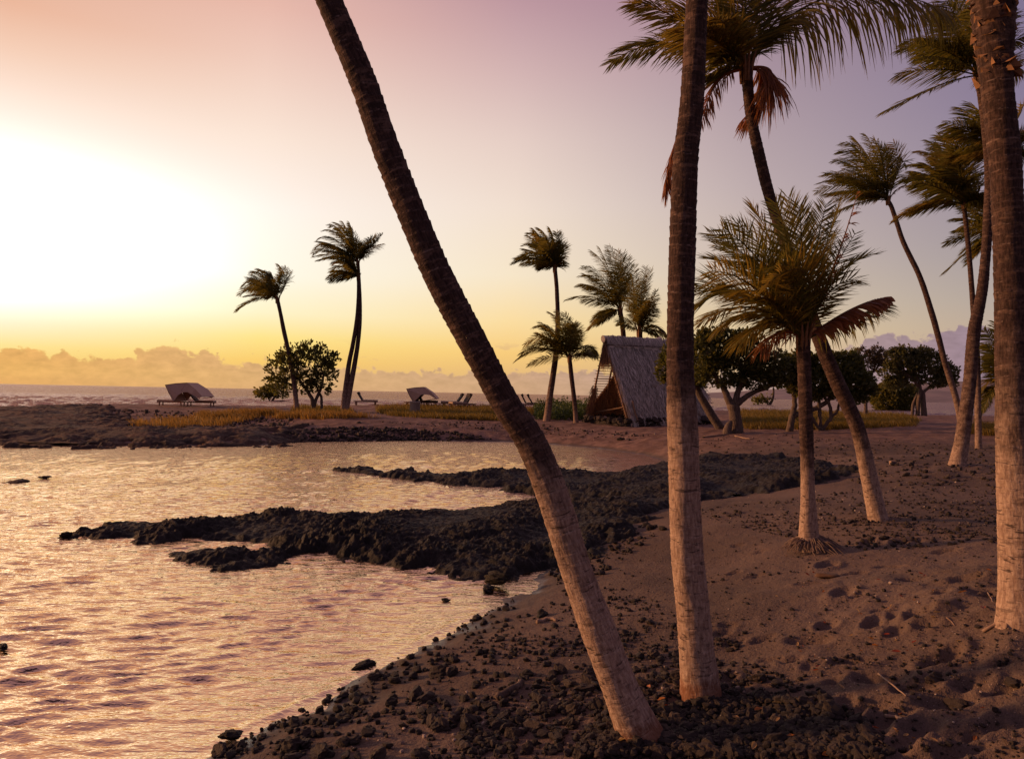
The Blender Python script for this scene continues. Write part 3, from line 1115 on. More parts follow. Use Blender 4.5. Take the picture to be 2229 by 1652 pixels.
boulder('lava_rock', 838, 936, 10, 'upright black rock on the far stone bank of the lagoon', seed=19, flat=1.0)
boulder('lava_rock', 40, 884, 70, 'long low black rock against the sea at the far left', seed=20, flat=.22, stretch=1.2)
boulder('lava_rock', 1352, 957, 18, 'dark rock on the sand below the hut, left of two', seed=22, flat=.6)
boulder('lava_rock', 1370, 958, 12, 'dark rock on the sand below the hut, right of two', seed=23, flat=.6)
boulder('reef_slab', 165, 962, 210, 'broad pale pinkish slab of rock at the far edge of the lagoon', 'rock', z=.05, seed=24, flat=.10, m=M_reef)
boulder('lava_rock', 345, 962, 60, 'rounded brown rock at the water below the dry grass tufts', z=.1, seed=25, flat=.35, m=M_reef)


# ------------------------------------------------------------------ palms
def m_trunk(N, p, out):
    oc = objco(N)
    al = attr(N, 'along')
    bl = attr(N, 'bleach')
    ca = attr(N, 'cosa')
    sa = attr(N, 'sina')
    q = N.comb(N.m('MULTIPLY', ca, .14), N.m('MULTIPLY', sa, .14), al)
    n1 = N.noise(q, 7.0, 5, .65)
    n2 = N.noise(N.vmul(q, (1, 1, .28)), 55, 4, .7)
    n3 = N.noise(N.vmul(q, (1, 1, 3.2)), 9.0, 4, .7)
    pale = N.ss(N.m('ADD', bl, N.m('MULTIPLY', N.m('SUBTRACT', n1, .5), .75)), .28, .78)
    dark = N.mix(N.ss(n2, .35, .65), (.030, .018, .016, 1), (.082, .049, .042, 1))
    n4 = N.noise(N.vmul(q, (1, 1, .5)), 22, 4, .7)
    lite = N.mix(N.ss(n2, .3, .7), (.26, .17, .13, 1), (.49, .36, .28, 1))
    lite = N.mix(N.ss(n4, .45, .7, 0, .55), lite, (.15, .09, .07, 1))
    c = N.mix(pale, dark, lite)
    # weathered bands that follow the rings
    bn_ = N.noise(N.vmul(q, (.8, .8, 3.6)), 6.5, 4, .62)
    c = N.mix(N.m('MULTIPLY', N.ss(bn_, .50, .62), N.lr(bl, 0, .9, .55, .1)), c, N.mix(n2, (.13, .078, .06, 1), (.25, .16, .125, 1)))
    c = N.mix(N.m('MULTIPLY', N.ss(bn_, .44, .34), N.lr(bl, 0, .9, .35, .5)), c, (.055, .035, .03, 1))
    # leaf-scar rings: thin pale lips above, dark grooves below
    ring = attr(N, 'ring')
    lip = N.m('MULTIPLY', N.ss(ring, .78, .97), N.ss(N.noise(q, 17, 3, .6), .5, .64))
    c = N.mix(N.m('MULTIPLY', lip, N.lr(bl, 0, 1, .5, .3)), c, (.36, .26, .22, 1))
    grv = N.m('MULTIPLY', N.ss(ring, .22, .04), N.ss(N.noise(q, 13, 3, .6), .46, .6))
    c = N.mix(N.m('MULTIPLY', grv, .75), c, (.03, .019, .017, 1))
    # dark weathered gashes and stains on the bleached wood
    st = N.noise(N.vmul(q, (.55, .55, 2.2)), 12, 4, .6, .9)
    c = N.mix(N.m('MULTIPLY', N.ss(st, .60, .68), .8), c, (.035, .024, .022, 1))
    foot = N.m('MULTIPLY', attr(N, 'foot'), N.ss(N.m('ADD', al, N.m('ADD', N.m('MULTIPLY', N.m('SUBTRACT', n1, .5), .5), N.m('MULTIPLY', N.m('SUBTRACT', n2, .5), .25))), .34, .12))  # orange foot: wet root tone, with its sunlit look painted into the colour
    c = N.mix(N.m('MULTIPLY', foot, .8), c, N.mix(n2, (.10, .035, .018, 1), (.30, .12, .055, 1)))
    N.put(p.inputs['Base Color'], c)
    N.put(p.inputs['Roughness'], .9)
    N.put(p.inputs['Specular IOR Level'], .15)
    h = N.m('ADD', N.m('MULTIPLY', n2, .6), N.m('ADD', N.m('MULTIPLY', n3, .5), N.m('MULTIPLY', st, -.6)))
    bump(N, p, h, .9, .012)


M_trunk = mat('palm_bark', m_trunk)


def m_leaf(c0, c1, c2, tr):
    def f(N, p, out):
        r = isl(N)
        c = N.ramp(r, [(0, c0), (.6, c1), (.9, c2), (1, c2)])
        nn = N.noise(pos(N), 1.7, 2)
        c = N.mix(N.ss(nn, .5, .75, 0, .5), c, c2)
        N.put(p.inputs['Base Color'], c)
        N.put(p.inputs['Roughness'], .5)
        N.put(p.inputs['Specular IOR Level'], .35)
        t = N.new('ShaderNodeBsdfTranslucent')
        N.put(t.inputs[0], N.mix(.5, c, (c2[0] * 1.6, c2[1] * 1.6, c2[2], 1)))
        mx = N.new('ShaderNodeMixShader')
        mx.inputs[0].default_value = tr
        N.l.new(p.outputs[0], mx.inputs[1])
        N.l.new(t.outputs[0], mx.inputs[2])
        N.l.new(mx.outputs[0], out.inputs[0])
    return f


M_frond = mat('palm_leaf', m_leaf((.066, .078, .016, 1), (.10, .105, .023, 1), (.19, .145, .03, 1), .5))
M_frond_gold = mat('palm_leaf_gold', m_leaf((.10, .10, .02, 1), (.17, .145, .03, 1), (.25, .155, .03, 1), .5))  # golden leaf tone for chosen fronds and a random share of the rest
M_frond_dry = mat('palm_leaf_dry', m_leaf((.17, .065, .035, 1), (.27, .095, .045, 1), (.36, .15, .06, 1), .35))
M_fibre = mat('palm_fibre', lambda N, p, o: (N.put(p.inputs['Base Color'], N.mix(N.noise(pos(N), 30, 4), (.12, .06, .03, 1), (.38, .19, .085, 1))), N.put(p.inputs['Roughness'], .95)))
WIND = np.array([-1.0, -0.1, 0.0])


def trunk_mesh(name, C, rad, bleach, nseg=40, step=.014, ringgap=.065, ramp_amp=.035, seed=0, flare=.0):
    """C: control centres (bottom first), rad: radii at them, bleach at them"""
    C = np.asarray(C, float)
    D_ = np.column_stack([C, rad, bleach])
    L = np.linalg.norm(np.diff(C, axis=0), axis=1).sum()
    k = max(12, int(L / step))
    S = catmull(D_, k)
    Pp, r, b = S[:, :3], S[:, 3], np.clip(S[:, 4], 0, 1)
    al = np.concatenate([[0], np.cumsum(np.linalg.norm(np.diff(Pp, axis=0), axis=1))])
    rg = np.random.default_rng(seed)
    edges = [0.0]
    while edges[-1] < L + .3:
        edges.append(edges[-1] + ringgap * rg.uniform(.6, 1.45))
    edges = np.array(edges)
    T, A, B = frames(Pp)
    th = np.arange(nseg) * 2 * math.pi / nseg
    # the scars run a little aslant and wavy round the stem
    tilt = rg.uniform(-.02, .02)
    al2 = al[:, None] + tilt * np.cos(th)[None, :] + .010 * perlin(np.cos(th)[None, :] * 1.3 + 7 + al[:, None] * .7, np.sin(th)[None, :] * 1.3 + al[:, None] * 2.0)
    al2 = np.clip(al2, 0, None)
    idx = np.clip(np.searchsorted(edges, al2, 'right') - 1, 0, len(edges) - 2)
    fr = (al2 - edges[idx]) / (edges[idx + 1] - edges[idx])
    amp = (rg.uniform(.15, 1.0, len(edges)))[idx] * ramp_amp * (1.1 - .75 * b[:, None])
    prof = fr ** 1.6 - .45
    lump = .065 * perlin(np.cos(th)[None, :] * .8 + al[:, None] * 1.1 + seed, np.sin(th)[None, :] * .8 + al[:, None] * .6)
    lump = lump + .022 * perlin(np.cos(th)[None, :] * 3 + seed, np.sin(th)[None, :] * 3 + al[:, None] * 7)
    fl = flare * np.exp(-al / .16)
    rr2 = r[:, None] * (1 + amp * prof + lump + fl[:, None] * (1 + .3 * np.cos(3 * th + 1)[None, :]))
    ringv = A[:, None, :] * np.cos(th)[None, :, None] + B[:, None, :] * np.sin(th)[None, :, None]
    V = (Pp[:, None, :] + ringv * rr2[:, :, None]).reshape(-1, 3)
    i = np.arange(k - 1)[:, None] * nseg
    j = np.arange(nseg)[None, :]
    j2 = (j + 1) % nseg
    F = np.stack([i + j, i + j2, i + nseg + j2, i + nseg + j], -1).reshape(-1, 4)
    caps = np.array([list(range(nseg))[::-1], [(k - 1) * nseg + q for q in range(nseg)]])
    me = npmesh(name, V, [F, caps])
    o = np.ones((k, nseg))
    fattr(me, 'along', (al[:, None] * o).ravel())
    fattr(me, 'bleach', (b[:, None] * o).ravel())
    fattr(me, 'cosa', (np.cos(th)[None, :] * o).ravel())
    fattr(me, 'sina', (np.sin(th)[None, :] * o).ravel())
    fattr(me, 'ring', fr.ravel())
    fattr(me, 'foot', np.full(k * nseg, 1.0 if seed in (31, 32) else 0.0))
    return me, Pp


def frond_mesh(name, curve, Lleaf, n=46, wind=.5, droop=.25, width=.035, nseg=3, seed=0, dry=0.0, sparse=0.0, r0=.03, start=.16):
    rg = np.random.default_rng(seed)
    K = 26
    C = catmull(curve, K)
    T, _, _ = frames(C)
    s = np.clip(np.linspace(start, 1.0, n) + rg.normal(0, .004, n), start, 1)
    if sparse > 0:
        s = s[rg.random(n) > sparse]
    n = len(s)
    fi = s * (K - 1)
    i0 = np.clip(fi.astype(int), 0, K - 2)
    tt = (fi - i0)[:, None]
    pb = C[i0] * (1 - tt) + C[i0 + 1] * tt
    tb = T[i0] * (1 - tt) + T[i0 + 1] * tt
    tb /= np.linalg.norm(tb, axis=1)[:, None]
    Z = np.array([0, 0, 1.0])
    upv = Z - tb * (tb @ Z)[:, None]
    # near-vertical rachis: use the outward direction instead
    nrm = np.linalg.norm(upv, axis=1)[:, None]
    upv = upv / np.maximum(nrm, .15)
    roll = rg.normal(0, .35)
    side = np.cross(tb, upv)
    side /= np.linalg.norm(side, axis=1)[:, None] + 1e-9
    upn = np.cross(side, tb)
    side, upn = side * math.cos(roll) + upn * math.sin(roll), upn * math.cos(roll) - side * math.sin(roll)
    vs, fs = [], []
    base = 0
    for sg in (-1.0, 1.0):
        ang = np.radians(66 - 32 * s + rg.normal(0, 5, n))
        d = side * (sg * np.sin(ang))[:, None] + tb * np.cos(ang)[:, None] + upn * (.10 - .4 * dry)
        d += Z * (-droop * .55) + WIND * (wind * .55)
        d += rg.normal(0, .07 + .12 * dry, (n, 3))
        d /= np.linalg.norm(d, axis=1)[:, None]
        prof = np.interp(s, [0, .12, .3, .55, .8, 1.0], [.35, .6, .95, 1.0, .75, .38])
        L = Lleaf * prof * rg.uniform(.82, 1.1, n)
        if dry > .5:
            L *= rg.uniform(.5, 1.1, n)
        w = width * rg.uniform(.75, 1.2, n)
        pk = pb.copy()
        dk = d.copy()
        rows = []
        tw = rg.normal(0, .5, n)
        for k in range(nseg + 1):
            f = k / nseg
            wv = tb - dk * (tb * dk).sum(1)[:, None]
            wv /= np.linalg.norm(wv, axis=1)[:, None] + 1e-9
            wn = np.cross(dk, wv)
            wv2 = wv * np.cos(tw)[:, None] + wn * np.sin(tw)[:, None]
            ww = w * (.55 + .9 * f if f < .5 else 1.0 * (1 - f) * 2 + .06) * .5
            rows.append(np.stack([pk - wv2 * ww[:, None], pk + wv2 * ww[:, None]], 1))
            if k < nseg:
                pk = pk + dk * (L / nseg)[:, None]
                dk = dk + (Z * (-droop) + WIND * wind) * (1.6 / nseg) * (0.6 + f)
                dk += rg.normal(0, .05, (n, 3))
                dk /= np.linalg.norm(dk, axis=1)[:, None]
        Vv = np.stack(rows, 1).reshape(-1, 3)          # n, nseg+1, 2
        m = (nseg + 1) * 2
        i = (np.arange(n) * m)[:, None]
        kk = (np.arange(nseg) * 2)[None, :]
        Fq = np.stack([i + kk, i + kk + 1, i + kk + 3, i + kk + 2], -1).reshape(-1, 4)
        vs.append(Vv)
        fs.append(Fq + base)
        base += len(Vv)
    rad = np.linspace(r0, r0 * .15, K)
    tv, tf = tube_arrays(C, rad, 5, False)
    vs.append(tv)
    fs.append(tf[4] + base)
    return npmesh(name, np.concatenate(vs), np.concatenate(fs), False)


def frond_curve(c3, tip, d, ctrl=None, sag=.22, rng=random, depth=None):
    """quadratic arc from the crown c3 to the picture point tip, optional picture control point"""
    tu, tv = tip
    c_uv = proj(c3)
    Lp = math.hypot(tu - c_uv[0], tv - c_uv[1])
    Lm = Lp / FPX * d
    dep = depth if depth is not None else rng.uniform(-.45, .45)
    t3 = P(tu, tv, d + dep * Lm)
    if ctrl is None:
        mu, mv = c_uv[0] + (tu - c_uv[0]) * .42, c_uv[1] + (tv - c_uv[1]) * .42 - Lp * sag
    else:
        mu, mv = ctrl
    m3 = P(mu, mv, d + dep * Lm * .45)
    t = np.linspace(0, 1, 9)[:, None]
    return (1 - t) ** 2 * c3 + 2 * t * (1 - t) * m3 + t * t * t3


def proj(p):
    q = np.asarray(p, float) - EYE
    f = q @ fwd
    return np.array([1114.5 + FPX * (q @ CR) / f, 826.0 - FPX * (q @ CU) / f])


def palm(label, trunk, fronds, d=None, name='palm_tree', group=None, bleach=None, leaf=.95, n=64, wind=.6, droop=.42, width=.042,
         extra=0, seed=0, nseg=24, step=.06, ringgap=.11, ring_amp=.05, cat='palm tree', lseg=3, crown=None, gold=.15, flare=.15, r0=.03, dlean=0.0, up=None):
    """trunk: (u, v, width px) from the ground up; fronds: dicts or tuples (tu, tv[, cu, cv])"""
    rg = random.Random(seed)
    b = G(trunk[0][0], trunk[0][1])
    if d is None:
        d = b[1]
    C, rad = [], []
    nT = len(trunk)
    for i, (u, v, w) in enumerate(trunk):
        dd = d + dlean * i / max(1, nT - 1)
        C.append(P(u, v, dd))
        rad.append(w / 2 / FPX * dd)
    C[0] = C[0] + (C[0] - C[1]) / np.linalg.norm(C[0] - C[1]) * .12
    gz = gh(C[0][0], C[0][1])[0]
    if C[0][2] > gz - .05:
        k = (C[0][2] - gz + .08)
        C[0] = C[0] - np.array([0, 0, k])
    if bleach is None:
        bleach = [max(0, .65 - .9 * i / (nT - 1)) for i in range(nT)]
    if up:
        # the stem goes on above the picture
        for hh, rfac in up:
            dirv = (C[-1] - C[-2]) / np.linalg.norm(C[-1] - C[-2])
            C.append(C[-1] + dirv * hh)
            rad.append(rad[-1] * rfac)
            bleach = list(bleach) + [0.0]
    root = empty(name, tuple(b))
    tag(root, label, cat, group)
    me, Pp = trunk_mesh('trunk', C, rad, bleach, nseg=nseg, step=step, ringgap=ringgap, ramp_amp=ring_amp, seed=seed, flare=flare)
    link('trunk', me, M_trunk, root)
    dc = d + dlean
    c3 = P(crown[0], crown[1], dc) if crown else Pp[-1]
    sp = []
    for f in fronds:
        f = f if isinstance(f, dict) else dict(t=f[:2], c=f[2:4] if len(f) >= 4 else None)
        sp.append(f)
    base = list(sp)
    for k in range(extra):
        f = dict(rg.choice(base))
        if f.get('dry'):
            continue
        tu, tv = f['t']
        cu, cv = proj(c3)
        sc = rg.uniform(.7, 1.0)
        a = rg.uniform(-.2, .2)
        ru, rv = (tu - cu) * sc, (tv - cv) * sc
        f['t'] = (cu + ru * math.cos(a) - rv * math.sin(a), cv + ru * math.sin(a) + rv * math.cos(a))
        f['c'] = None
        f['depth'] = rg.uniform(-.9, .9)
        sp.append(f)
    for k, f in enumerate(sp):
        cur = frond_curve(c3 if 'o' not in f else P(f['o'][0], f['o'][1], dc), f['t'], dc, f.get('c'), f.get('sag', .22), rg, f.get('depth'))
        dry = f.get('dry', 0.0)
        mt = M_frond_dry if dry else (M_frond_gold if (f.get('gold') or rg.random() < gold) else M_frond)
        me = frond_mesh('frond', cur, f.get('leaf', leaf), f.get('n', n), f.get('wind', wind), f.get('droop', droop), f.get('width', width), lseg, seed * 100 + k,
                        dry, f.get('sparse', .35 if dry else .04), f.get('r0', r0), f.get('start', .16))
        o = link('frond', me, mt, root)
        if dry:
            o['label'] = 'dry reddish brown hanging frond'
    # bases of the leaf stalks: a fibrous sheath round the top of the stem
    if crown is None or True:
        mb = MB()
        rt = rad[-1]
        for k in range(9):
            a = k * 2.4
            o_ = np.array([math.cos(a), math.sin(a), 0])
            p0 = Pp[-1] - np.array([0, 0, rt * 2.2]) + o_ * rt * .7
            p1 = Pp[-1] + o_ * rt * 1.0 + np.array([0, 0, rt * .8])
            p2 = Pp[-1] + o_ * rt * 1.7 + np.array([0, 0, rt * 2.8])
            mb.tube(catmull([p0, p1, p2], 5), np.array([rt * .3, rt * .32, rt * .26, rt * .17, rt * .08]), 5)
        mb.build('crown_sheath', M_fibre, root)
    return root, c3, d


FAR = 'palms along the far shore'
palm('slim palm behind the left beach tree, crown blown to the left with one frond raised',
     [(646, 894, 12), (641, 840, 10), (630, 775, 9), (618, 720, 9), (610, 680, 8), (604, 652, 8)],
     [(517, 677, 555, 636), (523, 641, 555, 600), (530, 622, 562, 588), (540, 605), (549, 594, 572, 580), (562, 588, 585, 580), (578, 592), (608, 578, 636, 608), (620, 582, 632, 615)],
     extra=12, seed=1, group=FAR, wind=.55)
palm('tall palm left of centre with the higher crown of two grown close together',
     [(752, 897, 13), (763, 840, 12), (774, 780, 10), (781, 730, 9), (784, 680, 8), (783, 630, 7), (779, 572, 7)],
     [(682, 552, 712, 520), (688, 540, 715, 510), (694, 521, 725, 497), (705, 502, 738, 488), (718, 492, 745, 484), (730, 485, 755, 488), (748, 486), (762, 492), (773, 520, 778, 540), (831, 511, 795, 548), (824, 520, 796, 552), (806, 520, 792, 548)],
     extra=13, seed=2, group=FAR, wind=.5)
palm('tall palm left of centre with the lower crown of two grown close together',
     [(747, 897, 13), (752, 850, 12), (760, 790, 10), (770, 740, 9), (777, 690, 8), (780, 640, 7), (780, 604, 7)],
     [(715, 604, 745, 575), (722, 590, 748, 562), (727, 574, 750, 556), (744, 553, 762, 555), (735, 600, 760, 582), (758, 556), (765, 600, 772, 590)],
     extra=9, seed=3, group=FAR, wind=.5)
palm('tall straight palm left of the hut, crown high and swept left',
     [(1190, 916, 16), (1196, 870, 14), (1205, 810, 13), (1212, 750, 11), (1214, 690, 10), (1212, 630, 9), (1208, 584, 9)],
     [(1117, 572, 1160, 545), (1130, 560, 1165, 536), (1142, 533, 1172, 520), (1151, 508, 1180, 505), (1162, 500), (1173, 498, 1195, 505), (1198, 500, 1210, 520), (1213, 508), (1222, 530, 1226, 545), (1219, 568, 1228, 560), (1175, 580, 1190, 560)],
     extra=14, seed=4, group=FAR, wind=.45)
palm('short palm left of the hut with fronds drooping to both sides',
     [(1254, 920, 11), (1250, 870, 10), (1244, 820, 10), (1240, 780, 9)],
     [(1124, 784, 1185, 735), (1144, 750, 1190, 705), (1135, 770, 1190, 722), (1166, 712, 1200, 690), (1198, 681, 1222, 690), (1215, 680), (1230, 683, 1240, 705), (1250, 705, 1250, 725), (1256, 725, 1258, 738), (1302, 772, 1277, 728), (1296, 775, 1270, 735), (1170, 725)],
     extra=11, seed=5, group=FAR, wind=.3)
palm('full crowned palm rising behind the ridge of the hut',
     [(1362, 905, 12), (1360, 800, 11), (1357, 730, 11), (1350, 676, 10)],
     [(1234, 652, 1290, 628), (1259, 622, 1305, 610), (1265, 600, 1310, 590), (1270, 580, 1312, 580), (1288, 548, 1325, 570), (1305, 540), (1327, 536, 1345, 575), (1345, 545), (1367, 561, 1368, 600), (1372, 600), (1281, 716, 1318, 672), (1291, 696, 1318, 665), (1300, 690)],
     d=57, extra=18, seed=6, group=FAR, wind=.35, leaf=1.2)
palm('shorter palm right behind the hut ridge with thin ragged fronds',
     [(1398, 905, 14), (1396, 800, 13), (1393, 740, 12), (1392, 722, 12)],
     [(1382, 580, 1372, 650), (1405, 582, 1395, 640), (1418, 588, 1400, 640), (1428, 634, 1420, 650), (1426, 662, 1420, 670), (1452, 732, 1428, 690), (1358, 640), (1345, 700, 1365, 690), (1375, 600), (1440, 722, 1425, 695)],
     d=54, extra=13, seed=7, group=FAR, wind=.2, leaf=1.05)

RG = 'palms standing on the right side'
palm('slender palm leaning left, crown alone against the sky at right',
     [(2093, 920, 14), (2082, 871, 13), (2057, 789, 12), (2031, 691, 12), (2003, 605, 11), (1966, 526, 10), (1941, 452, 9), (1933, 437, 9)],
     [(1780, 416, 1850, 385), (1786, 398, 1850, 375), (1793, 382, 1852, 365), (1818, 349, 1868, 338), (1826, 330, 1875, 320), (1835, 312, 1885, 305), (1858, 300), (1885, 295, 1912, 330), (1905, 305, 1925, 350), (1923, 320, 1935, 370), (1946, 312, 1965, 350), (1969, 362, 1972, 320),
      dict(t=(1980, 406), c=(1960, 395), dry=.6, leaf=.4), dict(t=(1795, 477), c=(1880, 425), wind=.2), dict(t=(1866, 430), c=(1890, 410))],
     d=38, extra=13, seed=8, group=RG, wind=.5, leaf=1.0, width=.04)
palm('straight slim palm just left of the big right trunk, crown of middle height',
     [(2130, 977, 13), (2128, 850, 13), (2125, 760, 13), (2118, 660, 11), (2108, 540, 10), (2098, 446, 9)],
     [(1952, 476, 2030, 420), (1969, 388, 2035, 375), (1985, 360, 2040, 350), (2002, 330, 2050, 330), (2023, 308, 2065, 330), (2045, 298), (2061, 295, 2085, 340), (2090, 300), (2110, 330, 2108, 370), (2135, 405, 2120, 400), (1990, 400), (2140, 430, 2125, 410)],
     extra=12, seed=9, group=RG, wind=.45, leaf=.9, width=.04)
palm('thick ringed palm beside the big right trunk, crown near the top of the picture',
     [(2084, 1012, 34), (2094, 960, 29), (2102, 900, 28), (2110, 839, 26), (2121, 717, 25), (2136, 645, 22), (2145, 560, 20), (2151, 470, 19), (2153, 378, 18), (2145, 273, 17), (2134, 190, 17), (2129, 165, 17)],
     [(1927, 243, 2050, 172), dict(t=(1956, 162), c=(2045, 140)), (1960, 106, 2040, 85), (1975, 90, 2055, 70), (2007, 84, 2065, 95), (2000, 120), (2032, 12, 2085, 60), (2050, -10, 2100, 60), (2070, -25, 2110, 60), (2110, -40, 2125, 60), (2150, -20, 2140, 60), (2215, 160, 2165, 110), (2240, 84, 2180, 80), (2195, 30)],
     extra=8, seed=10, group=RG, wind=.3, leaf=.72, width=.026, n=70, step=.03, ringgap=.09, ring_amp=.12, r0=.02, bleach=[.75, .55, .45, .4, .3, .2, .1, .1, .0, 0, 0, 0])
palm('palm largely hidden by the big right trunk, dark stem at the right edge',
     [(2236, 1000, 18), (2233, 800, 17), (2228, 600, 16), (2215, 430, 14), (2190, 335, 13)],
     [(2059, 268, 2120, 270), (2075, 300, 2130, 295), (2091, 236, 2135, 260), (2116, 228, 2150, 265), (2070, 345), (2140, 240), (2229, 230, 2205, 270), (2245, 280, 2215, 290), (2250, 330, 2220, 310), (2100, 340)],
     d=24, extra=8, seed=11, group=RG, wind=.4, leaf=.9, width=.035)
palm('small crowned palm behind the big right trunk at middle height',
     [(2200, 960, 10), (2190, 760, 10), (2175, 600, 9), (2168, 512, 9)],
     [(2062, 527, 2110, 500), (2078, 476, 2120, 470), (2090, 440, 2130, 460), (2125, 428, 2145, 460), (2058, 592, 2120, 530), (2085, 500), (2100, 545), (2110, 570, 2140, 535)],
     d=36, extra=6, seed=12, group=RG, wind=.35, leaf=1.0)
palm('young bushy palm low behind the big right trunk with arching fronds to the ground',
     [(2205, 945, 14), (2202, 900, 13), (2198, 850, 13)],
     [(2132, 757, 2160, 740), (2141, 716, 2170, 750), (2165, 702, 2185, 760), (2132, 812, 2160, 780), (2139, 852, 2160, 800), (2128, 917, 2150, 830), (2140, 890, 2160, 830), (2190, 700), (2150, 780), (2250, 800, 2225, 770)],
     d=26, extra=8, seed=13, group=RG, wind=.15, leaf=.65, n=50)

# the young palm in the middle of the right half
S_spec = [
    dict(t=(1509, 672), c=(1625, 570), leaf=0.71, droop=.3), dict(t=(1512, 640), c=(1610, 600), leaf=0.58, depth=.4), dict(t=(1514, 625), c=(1620, 590), leaf=0.63),
    dict(t=(1542, 560), c=(1640, 575), leaf=0.58), dict(t=(1549, 510), c=(1650, 545), leaf=0.58), dict(t=(1560, 535), c=(1655, 560), leaf=0.58, depth=.5), dict(t=(1600, 485), c=(1690, 540), leaf=0.58), dict(t=(1640, 450), c=(1705, 560), leaf=0.58, depth=.4),
    dict(t=(1690, 445), c=(1730, 560), leaf=0.52), dict(t=(1716, 432), c=(1745, 560), leaf=0.52), dict(t=(1740, 450), c=(1750, 560), leaf=0.52, depth=-.3), dict(t=(1798, 446), c=(1765, 570), leaf=0.48), dict(t=(1822, 455), c=(1785, 570), leaf=0.48, depth=.3),
    dict(t=(1672, 615), c=(1800, 520), leaf=0.63, depth=-1.1, gold=1), dict(t=(1690, 580), c=(1740, 540), leaf=0.58, depth=-.8),
    dict(t=(1862, 508), c=(1800, 600), leaf=0.37, sparse=.3, wind=.1), dict(t=(1905, 553), c=(1810, 570), leaf=0.39, sparse=.35, wind=.05), dict(t=(1868, 610), c=(1800, 600), leaf=0.46, sparse=.3, wind=-.1),
    dict(t=(1928, 648), c=(1862, 655), leaf=0.39, dry=.4, droop=.75, wind=-.1, width=.05, sparse=.1), dict(t=(1925, 665), c=(1850, 690), leaf=0.52, droop=.8, wind=-.15, sparse=.3, depth=.3),
    dict(t=(1866, 421), c=(1830, 560), leaf=0.26, dry=.8, droop=.6, wind=.1, sparse=.5),
    dict(t=(1560, 720), c=(1640, 640), leaf=0.58, gold=1, droop=.5), dict(t=(1612, 745), c=(1680, 660), leaf=.63, gold=1, droop=.55, sparse=.1), dict(t=(1655, 762), c=(1700, 690), leaf=.45, dry=.3, droop=.7, sparse=.3),
    dict(t=(1530, 700), c=(1640, 620), leaf=.62, gold=1, droop=.35, depth=-.4), dict(t=(1548, 590), c=(1640, 590), leaf=.55, depth=-.5), dict(t=(1575, 500), c=(1670, 550), leaf=.55, depth=-.3), 
    dict(t=(1600, 660), c=(1680, 610), leaf=0.63, gold=1, depth=-.5), dict(t=(1640, 560), c=(1700, 580), leaf=0.58, depth=-.5)]
s_root, s_c, s_d = palm('young palm in the middle of the sand slope, spiky fronds, roots exposed',
     [(1762, 1196, 46), (1761, 1168, 42), (1759, 1086, 31), (1757, 1000, 29), (1755, 936, 29), (1752, 840, 29), (1749, 765, 29), (1748, 742, 28)],
     S_spec, extra=0, seed=20, wind=.10, droop=.12, leaf=.62, n=66, width=.017, lseg=4, nseg=32, step=.012, ringgap=.032, ring_amp=.10, bleach=[.9, .95, .9, .45, .2, .15, .1, 0], r0=.022, gold=.12, flare=.05)

# the tall palm behind it: stem leans left, crown at the top
N_spec = [
    dict(t=(1333, 136), c=(1440, 50), leaf=0.62, wind=.25), dict(t=(1345, 110), c=(1430, 60), leaf=0.62, wind=.2, depth=.3), dict(t=(1378, 8), c=(1480, 20), leaf=0.69, gold=1), dict(t=(1400, -20), c=(1500, 0), leaf=0.69),
    dict(t=(1500, 60), c=(1570, 70), leaf=0.75, gold=1, depth=-.6), dict(t=(1470, 30), c=(1560, 20), leaf=0.75, gold=1), dict(t=(1540, -70), c=(1590, 0), leaf=0.75, gold=1), dict(t=(1600, -110), c=(1620, 0), leaf=0.75), dict(t=(1560, 40), c=(1600, 60), leaf=0.62, gold=1, depth=-1.2),
    dict(t=(1680, -110), c=(1650, 20), leaf=0.75), dict(t=(1720, -60), c=(1670, 40), leaf=0.69), dict(t=(1530, 170), c=(1570, 95), leaf=0.50),
    dict(t=(2065, 25), c=(1770, -100), leaf=1.25, droop=1.5, wind=-.02, gold=1, n=84, start=.22, width=.026, sparse=.0, depth=-.1), dict(t=(1960, -40), c=(1740, -90), leaf=1.00, droop=.5, wind=0, n=60),
    dict(t=(1725, 45), c=(1700, 40), leaf=0.53, droop=.7, wind=0, depth=.5), dict(t=(1760, 20), c=(1690, 60), leaf=0.50, droop=.7, wind=0, depth=1.0),
    dict(t=(1616, 262), c=(1728, 150), leaf=0.69, dry=.6, droop=.7, wind=.15, width=.03, sparse=.05), dict(t=(1660, 215), c=(1715, 130), leaf=0.75, dry=.5, droop=.9, wind=.1, sparse=.1),
    dict(t=(1528, 275), c=(1545, 150), leaf=0.38, dry=.8, droop=.9, wind=0, sparse=.35), dict(t=(1446, 420), c=(1480, 170), leaf=0.62, dry=.5, droop=.9, wind=.05, sparse=.1, start=.6, depth=.15)]
palm('tall palm leaning left behind the young palm, wide crown with dead fronds at the top',
     [(1912, 1131, 40), (1896, 1060, 36), (1869, 940, 31), (1845, 880, 31), (1819, 825, 31), (1785, 742, 29), (1735, 600, 27), (1682, 450, 24), (1657, 357, 24), (1634, 250, 23), (1627, 178, 25), (1624, 150, 28)],
     N_spec, extra=5, seed=21, wind=.15, droop=.35, leaf=.65, n=84, width=.022, lseg=4, nseg=36, step=.014, ringgap=.06, ring_amp=.10, bleach=[1, .85, .4, .25, .2, .15, .1, 0, 0, 0, 0, 0], r0=.024, gold=.3, flare=.08)

# the three big stems in the foreground; their crowns are above the picture
topf = [(-420, -1150, 0), (300, -1180, 0), (-250, -1260, 0), (120, -1300, 0), (450, -1050, 0)]


